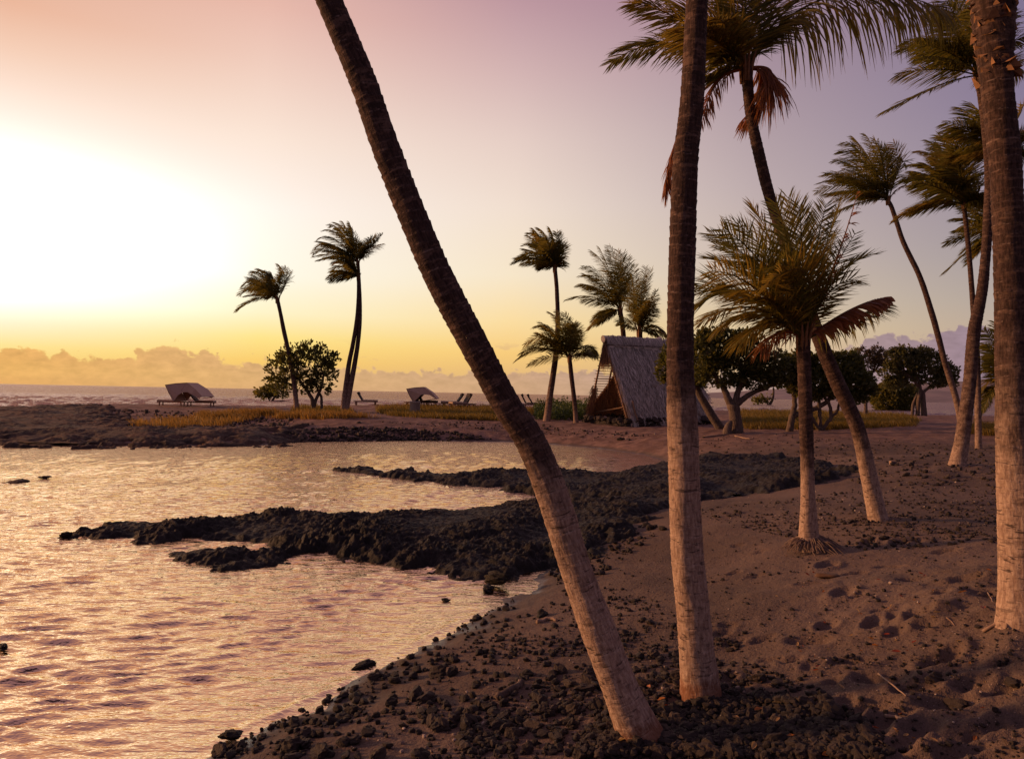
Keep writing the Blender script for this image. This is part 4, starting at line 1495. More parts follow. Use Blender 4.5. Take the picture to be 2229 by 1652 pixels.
def near_palm(label, trunk, bleach, seed, up, cat='palm tree'):
    root, c3, d = palm(label, trunk, [], seed=seed, nseg=72, step=.0075, ringgap=.062, ring_amp=.085, bleach=bleach, up=up, flare=.20)
    rg = random.Random(seed)
    for k in range(9):
        a = k * 2.399 + seed
        ln = rg.uniform(2.2, 2.9)
        o_ = np.array([math.cos(a), math.sin(a), 0])
        cur = [c3, c3 + o_ * ln * .45 + np.array([0, 0, ln * .42]), c3 + o_ * ln * .85 + np.array([0, 0, ln * .35]), c3 + o_ * ln * 1.1 + np.array([0, 0, .12])]
        me = frond_mesh('frond', cur, .6, 44, .25, .3, .03, 3, seed * 37 + k)
        link('frond', me, M_frond, root)
    return root, c3, d


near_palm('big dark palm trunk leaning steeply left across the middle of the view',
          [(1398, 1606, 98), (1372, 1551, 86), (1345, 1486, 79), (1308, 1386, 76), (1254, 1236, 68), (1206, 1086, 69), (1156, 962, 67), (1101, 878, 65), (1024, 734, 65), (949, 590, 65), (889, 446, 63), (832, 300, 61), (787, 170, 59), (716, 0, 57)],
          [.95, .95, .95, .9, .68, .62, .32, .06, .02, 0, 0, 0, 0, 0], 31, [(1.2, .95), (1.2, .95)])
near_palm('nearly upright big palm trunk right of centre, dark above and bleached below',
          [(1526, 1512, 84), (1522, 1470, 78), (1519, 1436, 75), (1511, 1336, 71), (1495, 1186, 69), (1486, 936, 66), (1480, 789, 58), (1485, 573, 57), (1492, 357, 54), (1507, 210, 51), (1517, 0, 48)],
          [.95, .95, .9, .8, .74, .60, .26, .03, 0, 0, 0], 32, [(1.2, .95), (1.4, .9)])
r_root, r_c, r_d = near_palm('thick palm trunk at the right edge, lit orange, ragged husk at its top',
          [(2221, 1346, 88), (2219, 1290, 80), (2214, 1100, 74), (2210, 1000, 70), (2203, 800, 65), (2201, 645, 63), (2187, 357, 63), (2170, 180, 64), (2161, 0, 84)],
          [1, 1, .86, .62, .36, .28, .22, .2, .15], 33, [(1.2, .95), (1.4, .9)])
# torn husk flakes round the top of that trunk
mbh = MB()
rg = random.Random(9)
for k in range(150):
    vv = rg.uniform(-60, 190)
    cc = P(2161 + (vv / 180) * 9, vv, r_d)
    a = rg.uniform(0, 6.28)
    rr0 = (46 - .07 * vv) / 2 / FPX * r_d * 1.8
    o_ = np.array([math.cos(a), math.sin(a), 0])
    t_ = np.array([-math.sin(a), math.cos(a), 0])
    w_, h_ = rg.uniform(.02, .06), rg.uniform(.03, .10)
    out_ = rg.uniform(.2, .8)
    p0 = cc + o_ * rr0 * .93
    mbh.add([p0 - t_ * w_, p0 + t_ * w_, p0 + t_ * w_ * .6 + o_ * h_ * out_ + np.array([0, 0, h_ * rg.uniform(-.4, 1)]), p0 - t_ * w_ * .4 + o_ * h_ * out_ * .7 + np.array([0, 0, h_ * rg.uniform(-.2, 1)])], [(0, 1, 2, 3)])
mbh.build('husk', M_fibre, r_root)

# exposed roots at the foot of the young palm
M_root = mat('root', lambda N, p, o: (N.put(p.inputs['Base Color'], N.mix(N.noise(pos(N), 25, 4), (.08, .05, .04, 1), (.28, .19, .15, 1))), N.put(p.inputs['Roughness'], .9)))
mb = MB()
rg = random.Random(12)
b0 = G(1762, 1196)
for k in range(170):
    a = rg.uniform(-math.pi, math.pi) if k > 40 else rg.uniform(-1.6, .4)
    ln = rg.uniform(.12, .24) * (1.5 if math.cos(a) > .3 else 1.0)
    o_ = np.array([math.cos(a), math.sin(a), 0])
    p0 = b0 + o_ * .09 + np.array([0, 0, rg.uniform(.08, .2)])
    p1 = b0 + o_ * (.09 + ln * .5) + np.array([rg.uniform(-.03, .03), rg.uniform(-.03, .03), rg.uniform(.06, .14)])
    p2 = b0 + o_ * (.09 + ln) + np.array([rg.uniform(-.05, .05), rg.uniform(-.05, .05), rg.uniform(-.03, .03)])
    mb.tube(catmull([p0, p1, p2], 6), np.linspace(.008, .004, 6), 4)
o = mb.build('root_mass', M_root, s_root)
o['kind'] = 'stuff'


# ------------------------------------------------------------------ broad-leaved trees
def m_bark(N, p, out):
    ps = pos(N)
    n = N.noise(N.vmul(ps, (1, 1, .3)), 14, 5, .7)
    N.put(p.inputs['Base Color'], N.mix(N.ss(n, .3, .7), (.05, .034, .028, 1), (.17, .12, .095, 1)))
    N.put(p.inputs['Roughness'], .95)
    bump(N, p, n, 1.0, .05)


M_bark = mat('tree_bark', m_bark)
M_leafA = mat('heliotrope_leaf', m_leaf((.04, .052, .014, 1), (.07, .078, .021, 1), (.13, .12, .03, 1), .4))
M_leafB = mat('shrub_leaf', m_leaf((.085, .09, .022, 1), (.14, .13, .032, 1), (.21, .17, .04, 1), .4))
M_leafC = mat('sparse_brown_leaf', m_leaf((.05, .032, .018, 1), (.075, .05, .024, 1), (.10, .07, .03, 1), .25))
M_leafD = mat('grey_green_leaf', m_leaf((.05, .058, .022, 1), (.085, .088, .034, 1), (.13, .12, .045, 1), .35))
M_green = mat('beach_shrub_leaf', m_leaf((.035, .06, .016, 1), (.055, .09, .022, 1), (.09, .11, .03, 1), .3))


def leaves_mesh(name, centres, per, size, seed, flat=.5):
    """rosettes of leaves at the given centres (with outward directions)"""
    rg = np.random.default_rng(seed)
    C, O = centres
    n = len(C) * per
    c = np.repeat(C, per, 0)
    o = np.repeat(O, per, 0)
    d = rg.normal(size=(n, 3)) * .75 + o
    d /= np.linalg.norm(d, axis=1)[:, None]
    L = size * rg.uniform(.6, 1.25, n)[:, None]
    ref = rg.normal(size=(n, 3))
    w = np.cross(d, ref)
    w /= np.linalg.norm(w, axis=1)[:, None]
    w = w * L * rg.uniform(.2, .32, n)[:, None]
    c = c + rg.normal(0, size * .35, (n, 3))
    V = np.stack([c, c + d * L * .6 - w, c + d * L, c + d * L * .6 + w], 1).reshape(-1, 3)
    i = np.arange(n)[:, None] * 4
    F = i + np.arange(4)[None, :]
    return npmesh(name, V, F, False)


def tree(label, limbs, blobs, nclump, per, size, seed, name='beach_tree', d=None, cat='tree', group=None, mleaf=None, twigs=90, depthk=.9, gate=.0):
    """limbs: lists of (u, v, width px); blobs: (u, v, rx px, ry px) ellipses of the crown in the picture"""
    rg = np.random.default_rng(seed)
    b = G(limbs[0][0][0], limbs[0][0][1])
    if d is None:
        d = b[1]
    size = size / FPX * d
    nclump = int(nclump * 1.5)
    blobs = [(q[0], q[1], q[2] * 1.03, q[3] * 1.03) for q in blobs]
    root = empty(name, tuple(b))
    tag(root, label, cat, group)
    ends = []
    for li, lm in enumerate(limbs):
        dd = rg.uniform(-.6, .6) if li else 0
        pts = []
        for k, (u, v, w) in enumerate(lm):
            t = k / (len(lm) - 1)
            pts.append(np.append(P(u, v, d + dd * t), w / 2 / FPX * d))
        pts = np.array(pts)
        if li == 0 or lm[0][1] >= limbs[0][0][1] - 25:
            g0 = gh(pts[0][0], pts[0][1])[0]
            pts[0][2] = min(pts[0][2], g0 - .06)
        S = catmull(pts, 14)
        S[:, :3] += rg.normal(0, .012, (14, 3))
        mbt = MB()
        mbt.tube(S[:, :3], np.maximum(S[:, 3], .012), 9)
        mbt.build('trunk' if li == 0 else 'limb', M_bark, root, True)
        ends.append(S[-1, :3])
        ends.append(S[9, :3])
    Cs, Os = [], []
    area = np.array([q[2] * q[3] for q in blobs], float)
    pick = rg.choice(len(blobs), nclump * 2, p=area / area.sum())
    cen = np.array([P(q[0], q[1], d) for q in blobs])
    mid = cen.mean(0)
    for k in pick:
        u, v, rx, ry = blobs[k]
        s = d / FPX
        q = rg.normal(size=3)
        q /= np.linalg.norm(q)
        r = rg.uniform(.45, 1.0) ** .5
        p = cen[k] + q * r * np.array([rx * s, depthk * (rx + ry) / 2 * s, ry * s])
        g = perlin(np.array([p[0] * 2.1 + seed]), np.array([p[2] * 2.3 + p[1] * .8]))[0]
        if g < gate - .25:
            continue
        Cs.append(p)
        o = (p - mid)
        Os.append(o / (np.linalg.norm(o) + 1e-6) * .6 + np.array([0, 0, .5]))
        if len(Cs) >= nclump:
            break
    Cs, Os = np.array(Cs), np.array(Os)
    crown = link('crown', leaves_mesh('crown', (Cs, Os), per, size, seed), mleaf or M_leafA, root)
    mbt = MB()
    E = np.array(ends)
    for k in range(min(twigs, len(Cs))):
        p = Cs[rg.integers(len(Cs))]
        e = E[np.argmin(np.linalg.norm(E - p, axis=1))]
        m = (p + e) / 2 + rg.normal(0, .15, 3)
        mbt.tube(catmull([e, m, p], 5), np.linspace(.02, .006, 5), 4, False)
    if mbt.n:
        mbt.build('twigs', M_bark, root, True)['kind'] = 'stuff'
    return root


tree('rounded beach tree with several pale stems between the two left palms',
     [[(680, 894, 10), (680, 872, 9), (668, 850, 7), (652, 826, 5)], [(680, 890, 8), (690, 865, 7), (700, 840, 6), (705, 815, 4)], [(700, 880, 6), (700, 866, 6), (692, 850, 5), (685, 830, 4)]],
     [(620, 808, 42, 40), (660, 800, 45, 48), (692, 792, 42, 38), (640, 775, 35, 25), (708, 815, 27, 38), (600, 828, 24, 24), (678, 760, 22, 16), (655, 838, 40, 18), (722, 785, 14, 16)],
     380, 7, 8.5, 41, gate=.16)
tree('small low bush left of the rounded beach tree on the grass',
     [[(590, 883, 6), (594, 870, 5), (604, 857, 4)], [(592, 878, 4), (584, 866, 3), (578, 858, 3)]],
     [(576, 857, 20, 9), (606, 853, 22, 12), (592, 850, 16, 8)], 90, 7, 8, 42, name='beach_bush', cat='bush', mleaf=M_leafB, twigs=20)
tree('dark spreading tree with a thick forked trunk right of the upright palm',
     [[(1604, 942, 30), (1600, 905, 25), (1595, 880, 27)], [(1592, 886, 18), (1582, 860, 15), (1572, 840, 11), (1555, 812, 8)], [(1598, 884, 16), (1608, 848, 12), (1618, 815, 8)], [(1602, 882, 15), (1633, 858, 11), (1660, 847, 9), (1690, 835, 7)]],
     [(1535, 775, 38, 42), (1578, 758, 48, 38), (1622, 772, 58, 42), (1668, 795, 48, 36), (1562, 820, 48, 22), (1690, 822, 32, 18), (1602, 738, 40, 18), (1640, 828, 40, 16), (1545, 735, 28, 14)],
     950, 9, 9.5, 43, gate=.06)
tree('leaning tree whose bare slanting trunk crosses behind the upright palm',
     [[(1570, 934, 20), (1541, 891, 18), (1521, 854, 15), (1500, 818, 12)]],
     [(1468, 792, 30, 42), (1500, 785, 38, 42), (1520, 818, 28, 24), (1448, 812, 16, 16), (1450, 775, 12, 12)], 330, 9, 9.5, 44, gate=.04)
tree('dark tangled tree with twisted thin stems behind the young palm',
     [[(1786, 937, 10), (1784, 900, 8), (1782, 872, 7)], [(1786, 930, 8), (1768, 910, 7), (1760, 890, 6)], [(1787, 928, 8), (1808, 908, 8), (1807, 884, 7), (1796, 866, 6)], [(1806, 910, 7), (1822, 896, 6), (1827, 876, 5)], [(1717, 938, 17), (1724, 910, 14), (1730, 880, 11), (1728, 855, 9)], [(1726, 905, 13), (1766, 893, 11), (1796, 878, 10), (1812, 860, 8)]],
     [(1730, 812, 34, 38), (1780, 830, 50, 32), (1832, 820, 50, 38), (1872, 840, 36, 28), (1842, 790, 34, 22), (1762, 855, 34, 14), (1740, 788, 30, 20), (1800, 795, 40, 24), (1850, 860, 40, 14)],
     950, 9, 9.5, 45, gate=.06)
tree('airy reddish brown tree behind the leaning stem, thin foliage',
     [[(1884, 905, 8), (1884, 860, 7), (1880, 820, 6)], [(1884, 850, 5), (1900, 810, 4), (1905, 785, 3)], [(1883, 840, 5), (1868, 800, 4), (1862, 780, 3)]],
     [(1880, 785, 36, 28), (1905, 775, 22, 22), (1860, 790, 20, 20)], 380, 6, 5.5, 46, mleaf=M_leafC, gate=.1, d=55)
tree('flat topped tree beside the sandy path at right, grey stems',
     [[(2012, 905, 13), (2009, 870, 11), (2008, 850, 10)], [(2008, 856, 8), (1995, 835, 6), (1975, 815, 5)], [(2009, 854, 7), (2028, 838, 5), (2045, 818, 4)], [(1997, 902, 9), (2000, 868, 8), (2003, 840, 6), (1990, 810, 4)], [(1985, 900, 7), (1988, 880, 6), (1998, 855, 5)]],
     [(1950, 785, 28, 24), (1978, 798, 38, 24), (2020, 795, 45, 24), (2055, 812, 28, 18), (1940, 812, 28, 16), (2010, 772, 32, 12), (1965, 768, 28, 12), (2072, 832, 12, 8), (1950, 832, 24, 14), (2035, 830, 26, 12), (1985, 825, 22, 14)],
     1000, 7, 7, 47, mleaf=M_leafD, gate=.1)
tree('rounded yellow green bush beside the path at right',
     [[(1945, 900, 6), (1942, 880, 5), (1936, 860, 4)], [(1947, 898, 6), (1960, 878, 5), (1968, 858, 4)]],
     [(1930, 866, 33, 30), (1966, 864, 31, 28), (1946, 846, 28, 18)], 700, 8, 7.5, 48, name='beach_bush', cat='bush', mleaf=M_leafB, twigs=30)
tree('crooked sapling with few leaves on the grass between trunk and sea',
     [[(1672, 886, 7), (1682, 868, 5), (1684, 845, 4)], [(1674, 884, 4), (1665, 868, 3), (1655, 855, 3)]],
     [(1665, 868, 10, 9), (1650, 872, 8, 7), (1690, 838, 10, 6)], 26, 6, 9, 49, name='sapling', cat='sapling', twigs=8, mleaf=M_leafB)

# stump
mb = MB()
g0 = G(1583, 944)
S = catmull([np.append(g0 - [0, 0, .1], .26), np.append(g0 + [0.02, 0, .25], .2), np.append(g0 + [.12, 0, .5], .14), np.append(g0 + [.2, 0, .62], .05)], 8)
mb.tube(S[:, :3], S[:, 3], 9)
tag(mb.build('tree_stump', M_bark, None, True), 'broken dark stump at the foot of the forked tree', 'stump')


# ------------------------------------------------------------------ grass and ground cover
def m_grass(c0, c1):
    def f(N, p, out):
        m_leaf(c0, c1, (c1[0] * 1.35, c1[1] * 1.2, c1[2], 1), .45)(N, p, out)
    return f


M_drygrass = mat('dry_grass', m_grass((.13, .078, .024, 1), (.24, .15, .042, 1)))
M_grass = mat('green_gold_grass', m_grass((.08, .062, .016, 1), (.165, .118, .03, 1)))


def grass(name, polys, n, h, m, seed, w=.02, clump=.35):
    rg = np.random.default_rng(seed)
    pts = []
    for poly, frac in polys:
        q = scatter_px(poly, int(n * frac), seed)
        seed += 1
        g = G(q[:, 0], q[:, 1])
        pts.append(g[g[:, 2] > .1])
    g = np.concatenate(pts)
    # scatter by foreshortened picture area is uneven: jitter along the view
    g[:, :2] += rg.normal(0, .12, (len(g), 2))
    nn = fbm(g[:, 0] * .55 + seed, g[:, 1] * .55, 3)
    g = g[nn + rg.uniform(-.5, .5, len(g)) > -clump]
    g[:, 2] = gh(g[:, 0], g[:, 1]) - .02
    k = len(g)
    a = rg.uniform(0, 6.28, k)
    hh = h * rg.uniform(.45, 1.2, k) * (1 + .35 * np.clip(fbm(g[:, 0] * .8, g[:, 1] * .8, 2), -1, 1))
    side = np.stack([np.cos(a), np.sin(a), np.zeros(k)], 1) * (w * rg.uniform(.6, 1.3, k))[:, None]
    lean = np.stack([rg.normal(-.3, .35, k), rg.normal(0, .3, k), np.ones(k)], 1)
    mid = g + lean * [.35, .35, .6] * hh[:, None]
    tip = g + lean * [.95, .95, 1.0] * hh[:, None]
    V = np.stack([g - side, g + side, mid + side * .7, mid - side * .7, tip], 1).reshape(-1, 3)
    i = np.arange(k)[:, None] * 5
    o = link(name, npmesh(name, V, [i + np.array([[0, 1, 2, 3]]), i + np.array([[3, 2, 4]])], False), m)
    tag(o, kind='stuff')
    return o


grass('dry_grass', [([(285, 928), (330, 918), (400, 917), (440, 905), (520, 903), (600, 906), (560, 914), (450, 935), (400, 940), (290, 936)], .35),
                    ([(430, 908), (520, 898), (760, 904), (830, 910), (700, 913), (600, 912), (440, 915)], .65)], 13000, .42, M_drygrass, 61, .022, .12)
grass('beach_grass', [([(825, 886), (900, 884), (1100, 888), (1180, 895), (1120, 918), (1000, 914), (850, 906), (820, 897)], .38),
                      ([(1612, 893), (1700, 890), (1960, 900), (2000, 915), (1990, 928), (1800, 936), (1620, 934)], .50),
                      ([(640, 884), (760, 890), (770, 900), (640, 898)], .07), ([(2110, 930), (2180, 928), (2180, 950), (2100, 945)], .05)], 42000, .34, M_grass, 65, .02, .55)
# leafy mat of shrubs by the hut
for nm, poly, n, size in (('ground_cover', [(1162, 892), (1200, 884), (1290, 886), (1300, 912), (1250, 916), (1165, 914)], 1500, .17),):
    q = scatter_px(poly, n, 71)
    g = G(q[:, 0], q[:, 1])
    rg2 = np.random.default_rng(5)
    g[:, 2] += np.abs(rg2.normal(0, .28, n))
    o = link(nm, leaves_mesh(nm, (g, np.tile([0, 0, .8], (n, 1))), 7, size, 72), M_green)
    tag(o, kind='stuff')

# ------------------------------------------------------------------ thatched hut
def m_thatch(N, p, out):
    oc = pos(N)
    n = N.noise(N.vmul(oc, (3, 3, .5)), 5, 6, .75)
    r = isl(N)
    c = N.mix(N.ss(N.m('ADD', N.m('MULTIPLY', n, .45), N.m('MULTIPLY', r, .55)), .15, .85), (.20, .17, .145, 1), (.78, .68, .60, 1))
    worn = N.ss(N.noise(oc, .9, 4, .6), .63, .72)
    c = N.mix(N.m('MULTIPLY', worn, .55), c, (.25, .13, .075, 1))
    N.put(p.inputs['Base Color'], c)
    N.put(p.inputs['Roughness'], .95)
    bump(N, p, n, 1, .04)


M_thatch = mat('grey_thatch', m_thatch)
M_straw = mat('brown_straw', lambda N, p, o: (N.put(p.inputs['Base Color'], N.ramp(isl(N), [(0, (.10, .05, .03, 1)), (.6, (.22, .11, .055, 1)), (1, (.34, .19, .09, 1))])), N.put(p.inputs['Roughness'], .95)))
M_pole = mat('bare_pole', lambda N, p, o: (N.put(p.inputs['Base Color'], N.mix(N.noise(pos(N), 9, 3), (.16, .085, .05, 1), (.34, .2, .12, 1))), N.put(p.inputs['Roughness'], .85)))

hd = 42.0
A0 = P(1372, 922, 42.0)                 # front foot of the gable
B0 = P(1283, 905, 46.0)                 # rear foot
AP = P(1317, 742, 44.0)                 # ridge, front end
rid = np.array([.909, .417, 0.0])
LEN = 6.0
A0[2] = max(A0[2], gh(A0[0], A0[1])[0] + .15)
hut = empty('thatched_hut', (AP[0], AP[1], gh(AP[0], AP[1])[0]))
tag(hut, 'steep grey thatched hut with an open gable end of bare poles', 'hut')


def slab_strips(a0, a1, b0, b1, nrm, n, seed, th=.14, ln=.9, fuzz=.05):
    """straw laid down a slope: a = eave edge, b = ridge edge; returns a body mesh builder and strips"""
    rg = np.random.default_rng(seed)
    body = MB()
    nu, nv = 26, 14
    for sgn in (0, 1):
        V = []
        for j in range(nv + 1):
            for i in range(nu + 1):
                s, t = i / nu, j / nv
                p = (a0 * (1 - s) + a1 * s) * (1 - t) + (b0 * (1 - s) + b1 * s) * t
                V.append(p + nrm * ((th if sgn else 0) + (.05 * perlin(np.array([i * .7 + seed]), np.array([j * .6]))[0])))
        F = []
        for j in range(nv):
            for i in range(nu):
                q = (j * (nu + 1) + i, j * (nu + 1) + i + 1, (j + 1) * (nu + 1) + i + 1, (j + 1) * (nu + 1) + i)
                F.append(q if sgn else q[::-1])
        body.add(V, F)
    s, t = rg.random(n), rg.random(n) ** .9
    p = ((a0[None] * (1 - s)[:, None] + a1[None] * s[:, None]) * (1 - t)[:, None] + (b0[None] * (1 - s)[:, None] + b1[None] * s[:, None]) * t[:, None]) + nrm * (th + .01)
    down = (a0 - b0) / np.linalg.norm(a0 - b0)
    along = (a1 - a0) / np.linalg.norm(a1 - a0)
    dv = down[None] + along[None] * rg.normal(0, .22, n)[:, None] + nrm[None] * rg.uniform(.0, .16, n)[:, None]
    L = ln * rg.uniform(.4, 1.0, n)[:, None]
    w = along[None] * (.022 * rg.uniform(.5, 1.7, n))[:, None]
    q = p + dv * L
    q = q + nrm[None] * fuzz * rg.uniform(0, 1, n)[:, None]
    V = np.stack([p - w, p + w, q + w * .4, q - w * .4], 1).reshape(-1, 3)
    F = np.arange(n)[:, None] * 4 + np.arange(4)[None, :]
    return body, V, F


ridge_end = AP + rid * LEN
A1, B1 = A0 + rid * LEN, B0 + rid * LEN
fn = np.cross(A1 - A0, AP - A0)
fn /= np.linalg.norm(fn)
if fn[1] > 0:
    fn = -fn
body, V, F = slab_strips(A0 + (AP - A0) * .02, A1 + (AP - A0) * .02, AP, ridge_end, fn, 9000, 3, .12)
fs_ = body.build('roof_slope', M_thatch, hut, True)
o = link('straw', npmesh('straw', V, F, False), M_thatch, fs_)
o.location = (0, 0, 0)
o['kind'] = 'stuff'
# rear slope: thatched only towards the far end and low down
bn = np.cross(AP - B0, B1 - B0)
bn /= np.linalg.norm(bn)
if bn[0] > 0 and bn[1] < 0:
    bn = -bn
s0 = .33
mbk = MB()


def rear(s, t):
    return (B0 * (1 - s) + B1 * s) * (1 - t) + (AP * (1 - s) + ridge_end * s) * t


prof_pts = [(0.0, .0), (0.02, .16), (.12, .36), (.22, .62), (.30, .80), (.36, 1.0), (1.0, 1.0), (1.0, 0.0)]
V = [rear(*q) for q in prof_pts] + [rear(*q) + bn * .12 for q in prof_pts]
k = len(prof_pts)
mbk.add(V, [tuple(range(k)), tuple(range(2 * k - 1, k - 1, -1))] + [(i, i + k, (i + 1) % k + k, (i + 1) % k) for i in range(k)])
back = mbk.build('roof_slope', M_straw, hut)
back['label'] = 'rear roof slope, thatch half gone'
rg = np.random.default_rng(8)
mbs = MB()
for q in range(700):
    s = rg.uniform(0, .40)
    tm = np.interp(s, [0, .02, .12, .22, .30, .36], [.1, .16, .36, .62, .80, 1.0])
    t = tm * rg.uniform(.1, 1.08)
    p0 = rear(s, min(t, 1.0)) - bn * rg.uniform(-.12, .14)
    dn = (B0 - AP) / np.linalg.norm(B0 - AP) + rg.normal(0, .25, 3)
    L = rg.uniform(.25, .6)
    w = rid * .012
    mbs.add([p0 - w, p0 + w, p0 + dn * L + w * .3, p0 + dn * L - w * .3], [(0, 1, 2, 3)])
# shaggy left edge of the gable and its low fringe
for q in range(520):
    t = rg.uniform(.0, .5) ** 1.3
    p0 = B0 + (AP - B0) * t + rg.normal(0, .09, 3)
    dn = np.array([-.25, -.1, -1.0]) + rg.normal(0, .25, 3)
    L = rg.uniform(.25, .7)
    w = np.array([.014, 0, 0])
    mbs.add([p0 - w, p0 + w, p0 + dn * L + w * .3, p0 + dn * L - w * .3], [(0, 1, 2, 3)])
for q in range(90):
    t = rg.uniform(.25, .5)
    p0 = A0 + (AP - A0) * t - rid * rg.uniform(-.35, .05) + rg.normal(0, .05, 3)
    dn = np.array([-.1, 0, -1.0]) + rg.normal(0, .15, 3)
    L = rg.uniform(.3, .8)
    w = np.array([.014, 0, 0])
    mbs.add([p0 - w, p0 + w, p0 + dn * L + w * .3, p0 + dn * L - w * .3], [(0, 1, 2, 3)])
o = mbs.build('loose_straw', M_straw, hut)
o['kind'] = 'stuff'
# thatched top of the gable
mbg = MB()
ga, gb_, gc = AP - rid * .06, A0 + (AP - A0) * .72, B0 + (AP - B0) * .72
V = [ga, gb_, gc, ga + rid * .12, gb_ + rid * .12, gc + rid * .12]
mbg.add(V, [(0, 1, 2), (5, 4, 3), (0, 3, 4, 1), (1, 4, 5, 2), (2, 5, 3, 0)])
for q in range(420):
    s, t = rg.random(), rg.random() ** .6
    p0 = ga * (1 - t) + (gb_ * s + gc * (1 - s)) * t - rid * .05
    L = rg.uniform(.3, .65)
    dn = np.array([0, 0, -1.0]) + rg.normal(0, .13, 3) - rid * rg.uniform(0, .15)
    w = np.array([.5, -.8, 0]) * .015
    mbg.add([p0 - w, p0 + w, p0 + dn * L + w * .3, p0 + dn * L - w * .3], [(0, 1, 2, 3)])
mbg.build('gable_thatch', M_straw, hut)
# ridge cap with its binding pole
mbr = MB()
rg3 = np.random.default_rng(2)
cpts_ = np.array([AP + rid * (LEN * t - .15) + np.array([0, 0, .10 + .025 * math.sin(t * 40)]) for t in np.linspace(0, 1.02, 40)])
mbr.tube(cpts_, .22 + .05 * rg3.normal(size=40), 9)
down_f = (A0 - AP) / np.linalg.norm(A0 - AP)
V = []
for t in np.linspace(0, 1.0, 30):
    c0_ = AP + rid * LEN * t
    V += [c0_ + fn * .24 + np.array([0, 0, .06]), c0_ + down_f * (.52 + .05 * rg3.normal()) + fn * .22]
F = [(2 * i, 2 * i + 2, 2 * i + 3, 2 * i + 1) for i in range(29)]
mbr.add(V, F)
for q in range(1300):
    t = rg3.uniform(0, 1)
    c0_ = AP + rid * LEN * t + fn * .25 + np.array([0, 0, rg3.uniform(.0, .22)])
    dn = down_f + rid * rg3.normal(0, .25) + fn * rg3.uniform(.0, .12)
    w = rid * .018
    L = rg3.uniform(.3, .62)
    mbr.add([c0_ - w, c0_ + w, c0_ + dn * L + w * .4, c0_ + dn * L - w * .4], [(0, 1, 2, 3)])
mbr.build('ridge_cap', M_thatch, hut, False)


def stick(name, p0, p1, r, m=M_pole, parent=hut, bend=.02):
    mb_ = MB()
    p0, p1 = np.asarray(p0, float), np.asarray(p1, float)
    mid_ = (p0 + p1) / 2 + rg3.normal(0, bend, 3) * np.linalg.norm(p1 - p0)
    mb_.tube(catmull([p0, mid_, p1], 5), np.full(5, r), 6)
    return mb_.build(name, m, parent, True)


stick('binding_pole', AP - rid * .35 + down_f * .42 + fn * .27, ridge_end + down_f * .42 + fn * .27, .035, M_bark, bend=.002)
# gable frame: rafters of both slopes
for off, r in ((-.02, .06), (.9, .055), (1.8, .05)):
    stick('pole', B0 + rid * off - np.array([0, 0, .15]), AP + rid * off, r, bend=.008)
    stick('pole', A0 + rid * off - np.array([0, 0, .15]) - fn * .05, AP + rid * off - fn * .05, r, bend=.008)
stick('pole', (A0 + B0) / 2 + rid * 1.6 - np.array([0, 0, .2]), (AP + rid * 1.6) * .55 + ((A0 + B0) / 2 + rid * 1.6) * .45, .05)
stick('pole', B0 + rid * .2 + np.array([0, 0, .2]), (A0 * .75 + B0 * .25) + rid * 1.8 + np.array([0, 0, 1.2]), .05)
stick('pole', A0 + np.array([.5, 0.05, -.1]) + fn * .1, A0 + (AP - A0) * .25 + np.array([.4, 0, 0]) + fn * .2, .05)
# lattice of rods on the open part of the rear slope
for k in range(26):
    t = .10 + .034 * k
    ln = np.interp(t, [.1, .4, .8, 1.0], [.9, 1.6, 2.6, 2.9]) * rg3.uniform(.9, 1.1)
    r = .028 if k % 5 == 2 else .017
    stick('rod', rear(0, t) - rid * rg3.uniform(.05, .28) - bn * .02, rear(0, t) + rid * ln - bn * .02, r, bend=.008)
# short rod ends along the front slope's gable edge
for k in range(24):
    t = .05 + .028 * k
    q = A0 + (AP - A0) * t
    stick('rod', q - rid * rg3.uniform(.12, .25) - fn * .02, q + rid * .5 - fn * .02, .018, bend=.01)
# rods left bare at the far end
for k in range(9):
    t = .06 + .05 * k
    q = A1 + (AP - A0) * t
    stick('rod', q - rid * .1, q + rid * rg3.uniform(.35, .5), .02, bend=.01)
# low dark stone footing round the hut
for side, (pa, pb) in enumerate(((A0 - fn * -.15 - rid * .35, A1 + fn * .15), (B0 - rid * .4 + np.array([0, .0, 0]), A0 - rid * .3), (B0 - rid * .3, B1))):
    n_ = int(np.linalg.norm(pb - pa) / .38)
    for k in range(n_):
        for lay in (0, 1):
            q = pa + (pb - pa) * ((k + .5 * lay + .3) / n_)
            gz = gh(q[0], q[1])[0]
            o = bpy.data.objects.new('stone', rock_meshes[(k * 2 + lay) % 14])
            COL.objects.link(o)
            o.parent = hut
            sc = rg3.uniform(.22, .32)
            o.scale = (sc * 1.1, sc, sc * .9)
            o.rotation_euler = (rg3.uniform(-.4, .4), rg3.uniform(-.4, .4), rg3.uniform(0, 6))
            o.location = Vector((q[0] + rg3.normal(0, .08), q[1] + rg3.normal(0, .08), gz + .05 + lay * .26)) - hut.location

# a lit stick on the ground beside the stump, and other driftwood
M_drift = mat('driftwood', lambda N, p, o: (N.put(p.inputs['Base Color'], N.mix(N.noise(pos(N), 20, 4), (.16, .10, .07, 1), (.36, .24, .17, 1))), N.put(p.inputs['Roughness'], .85)))


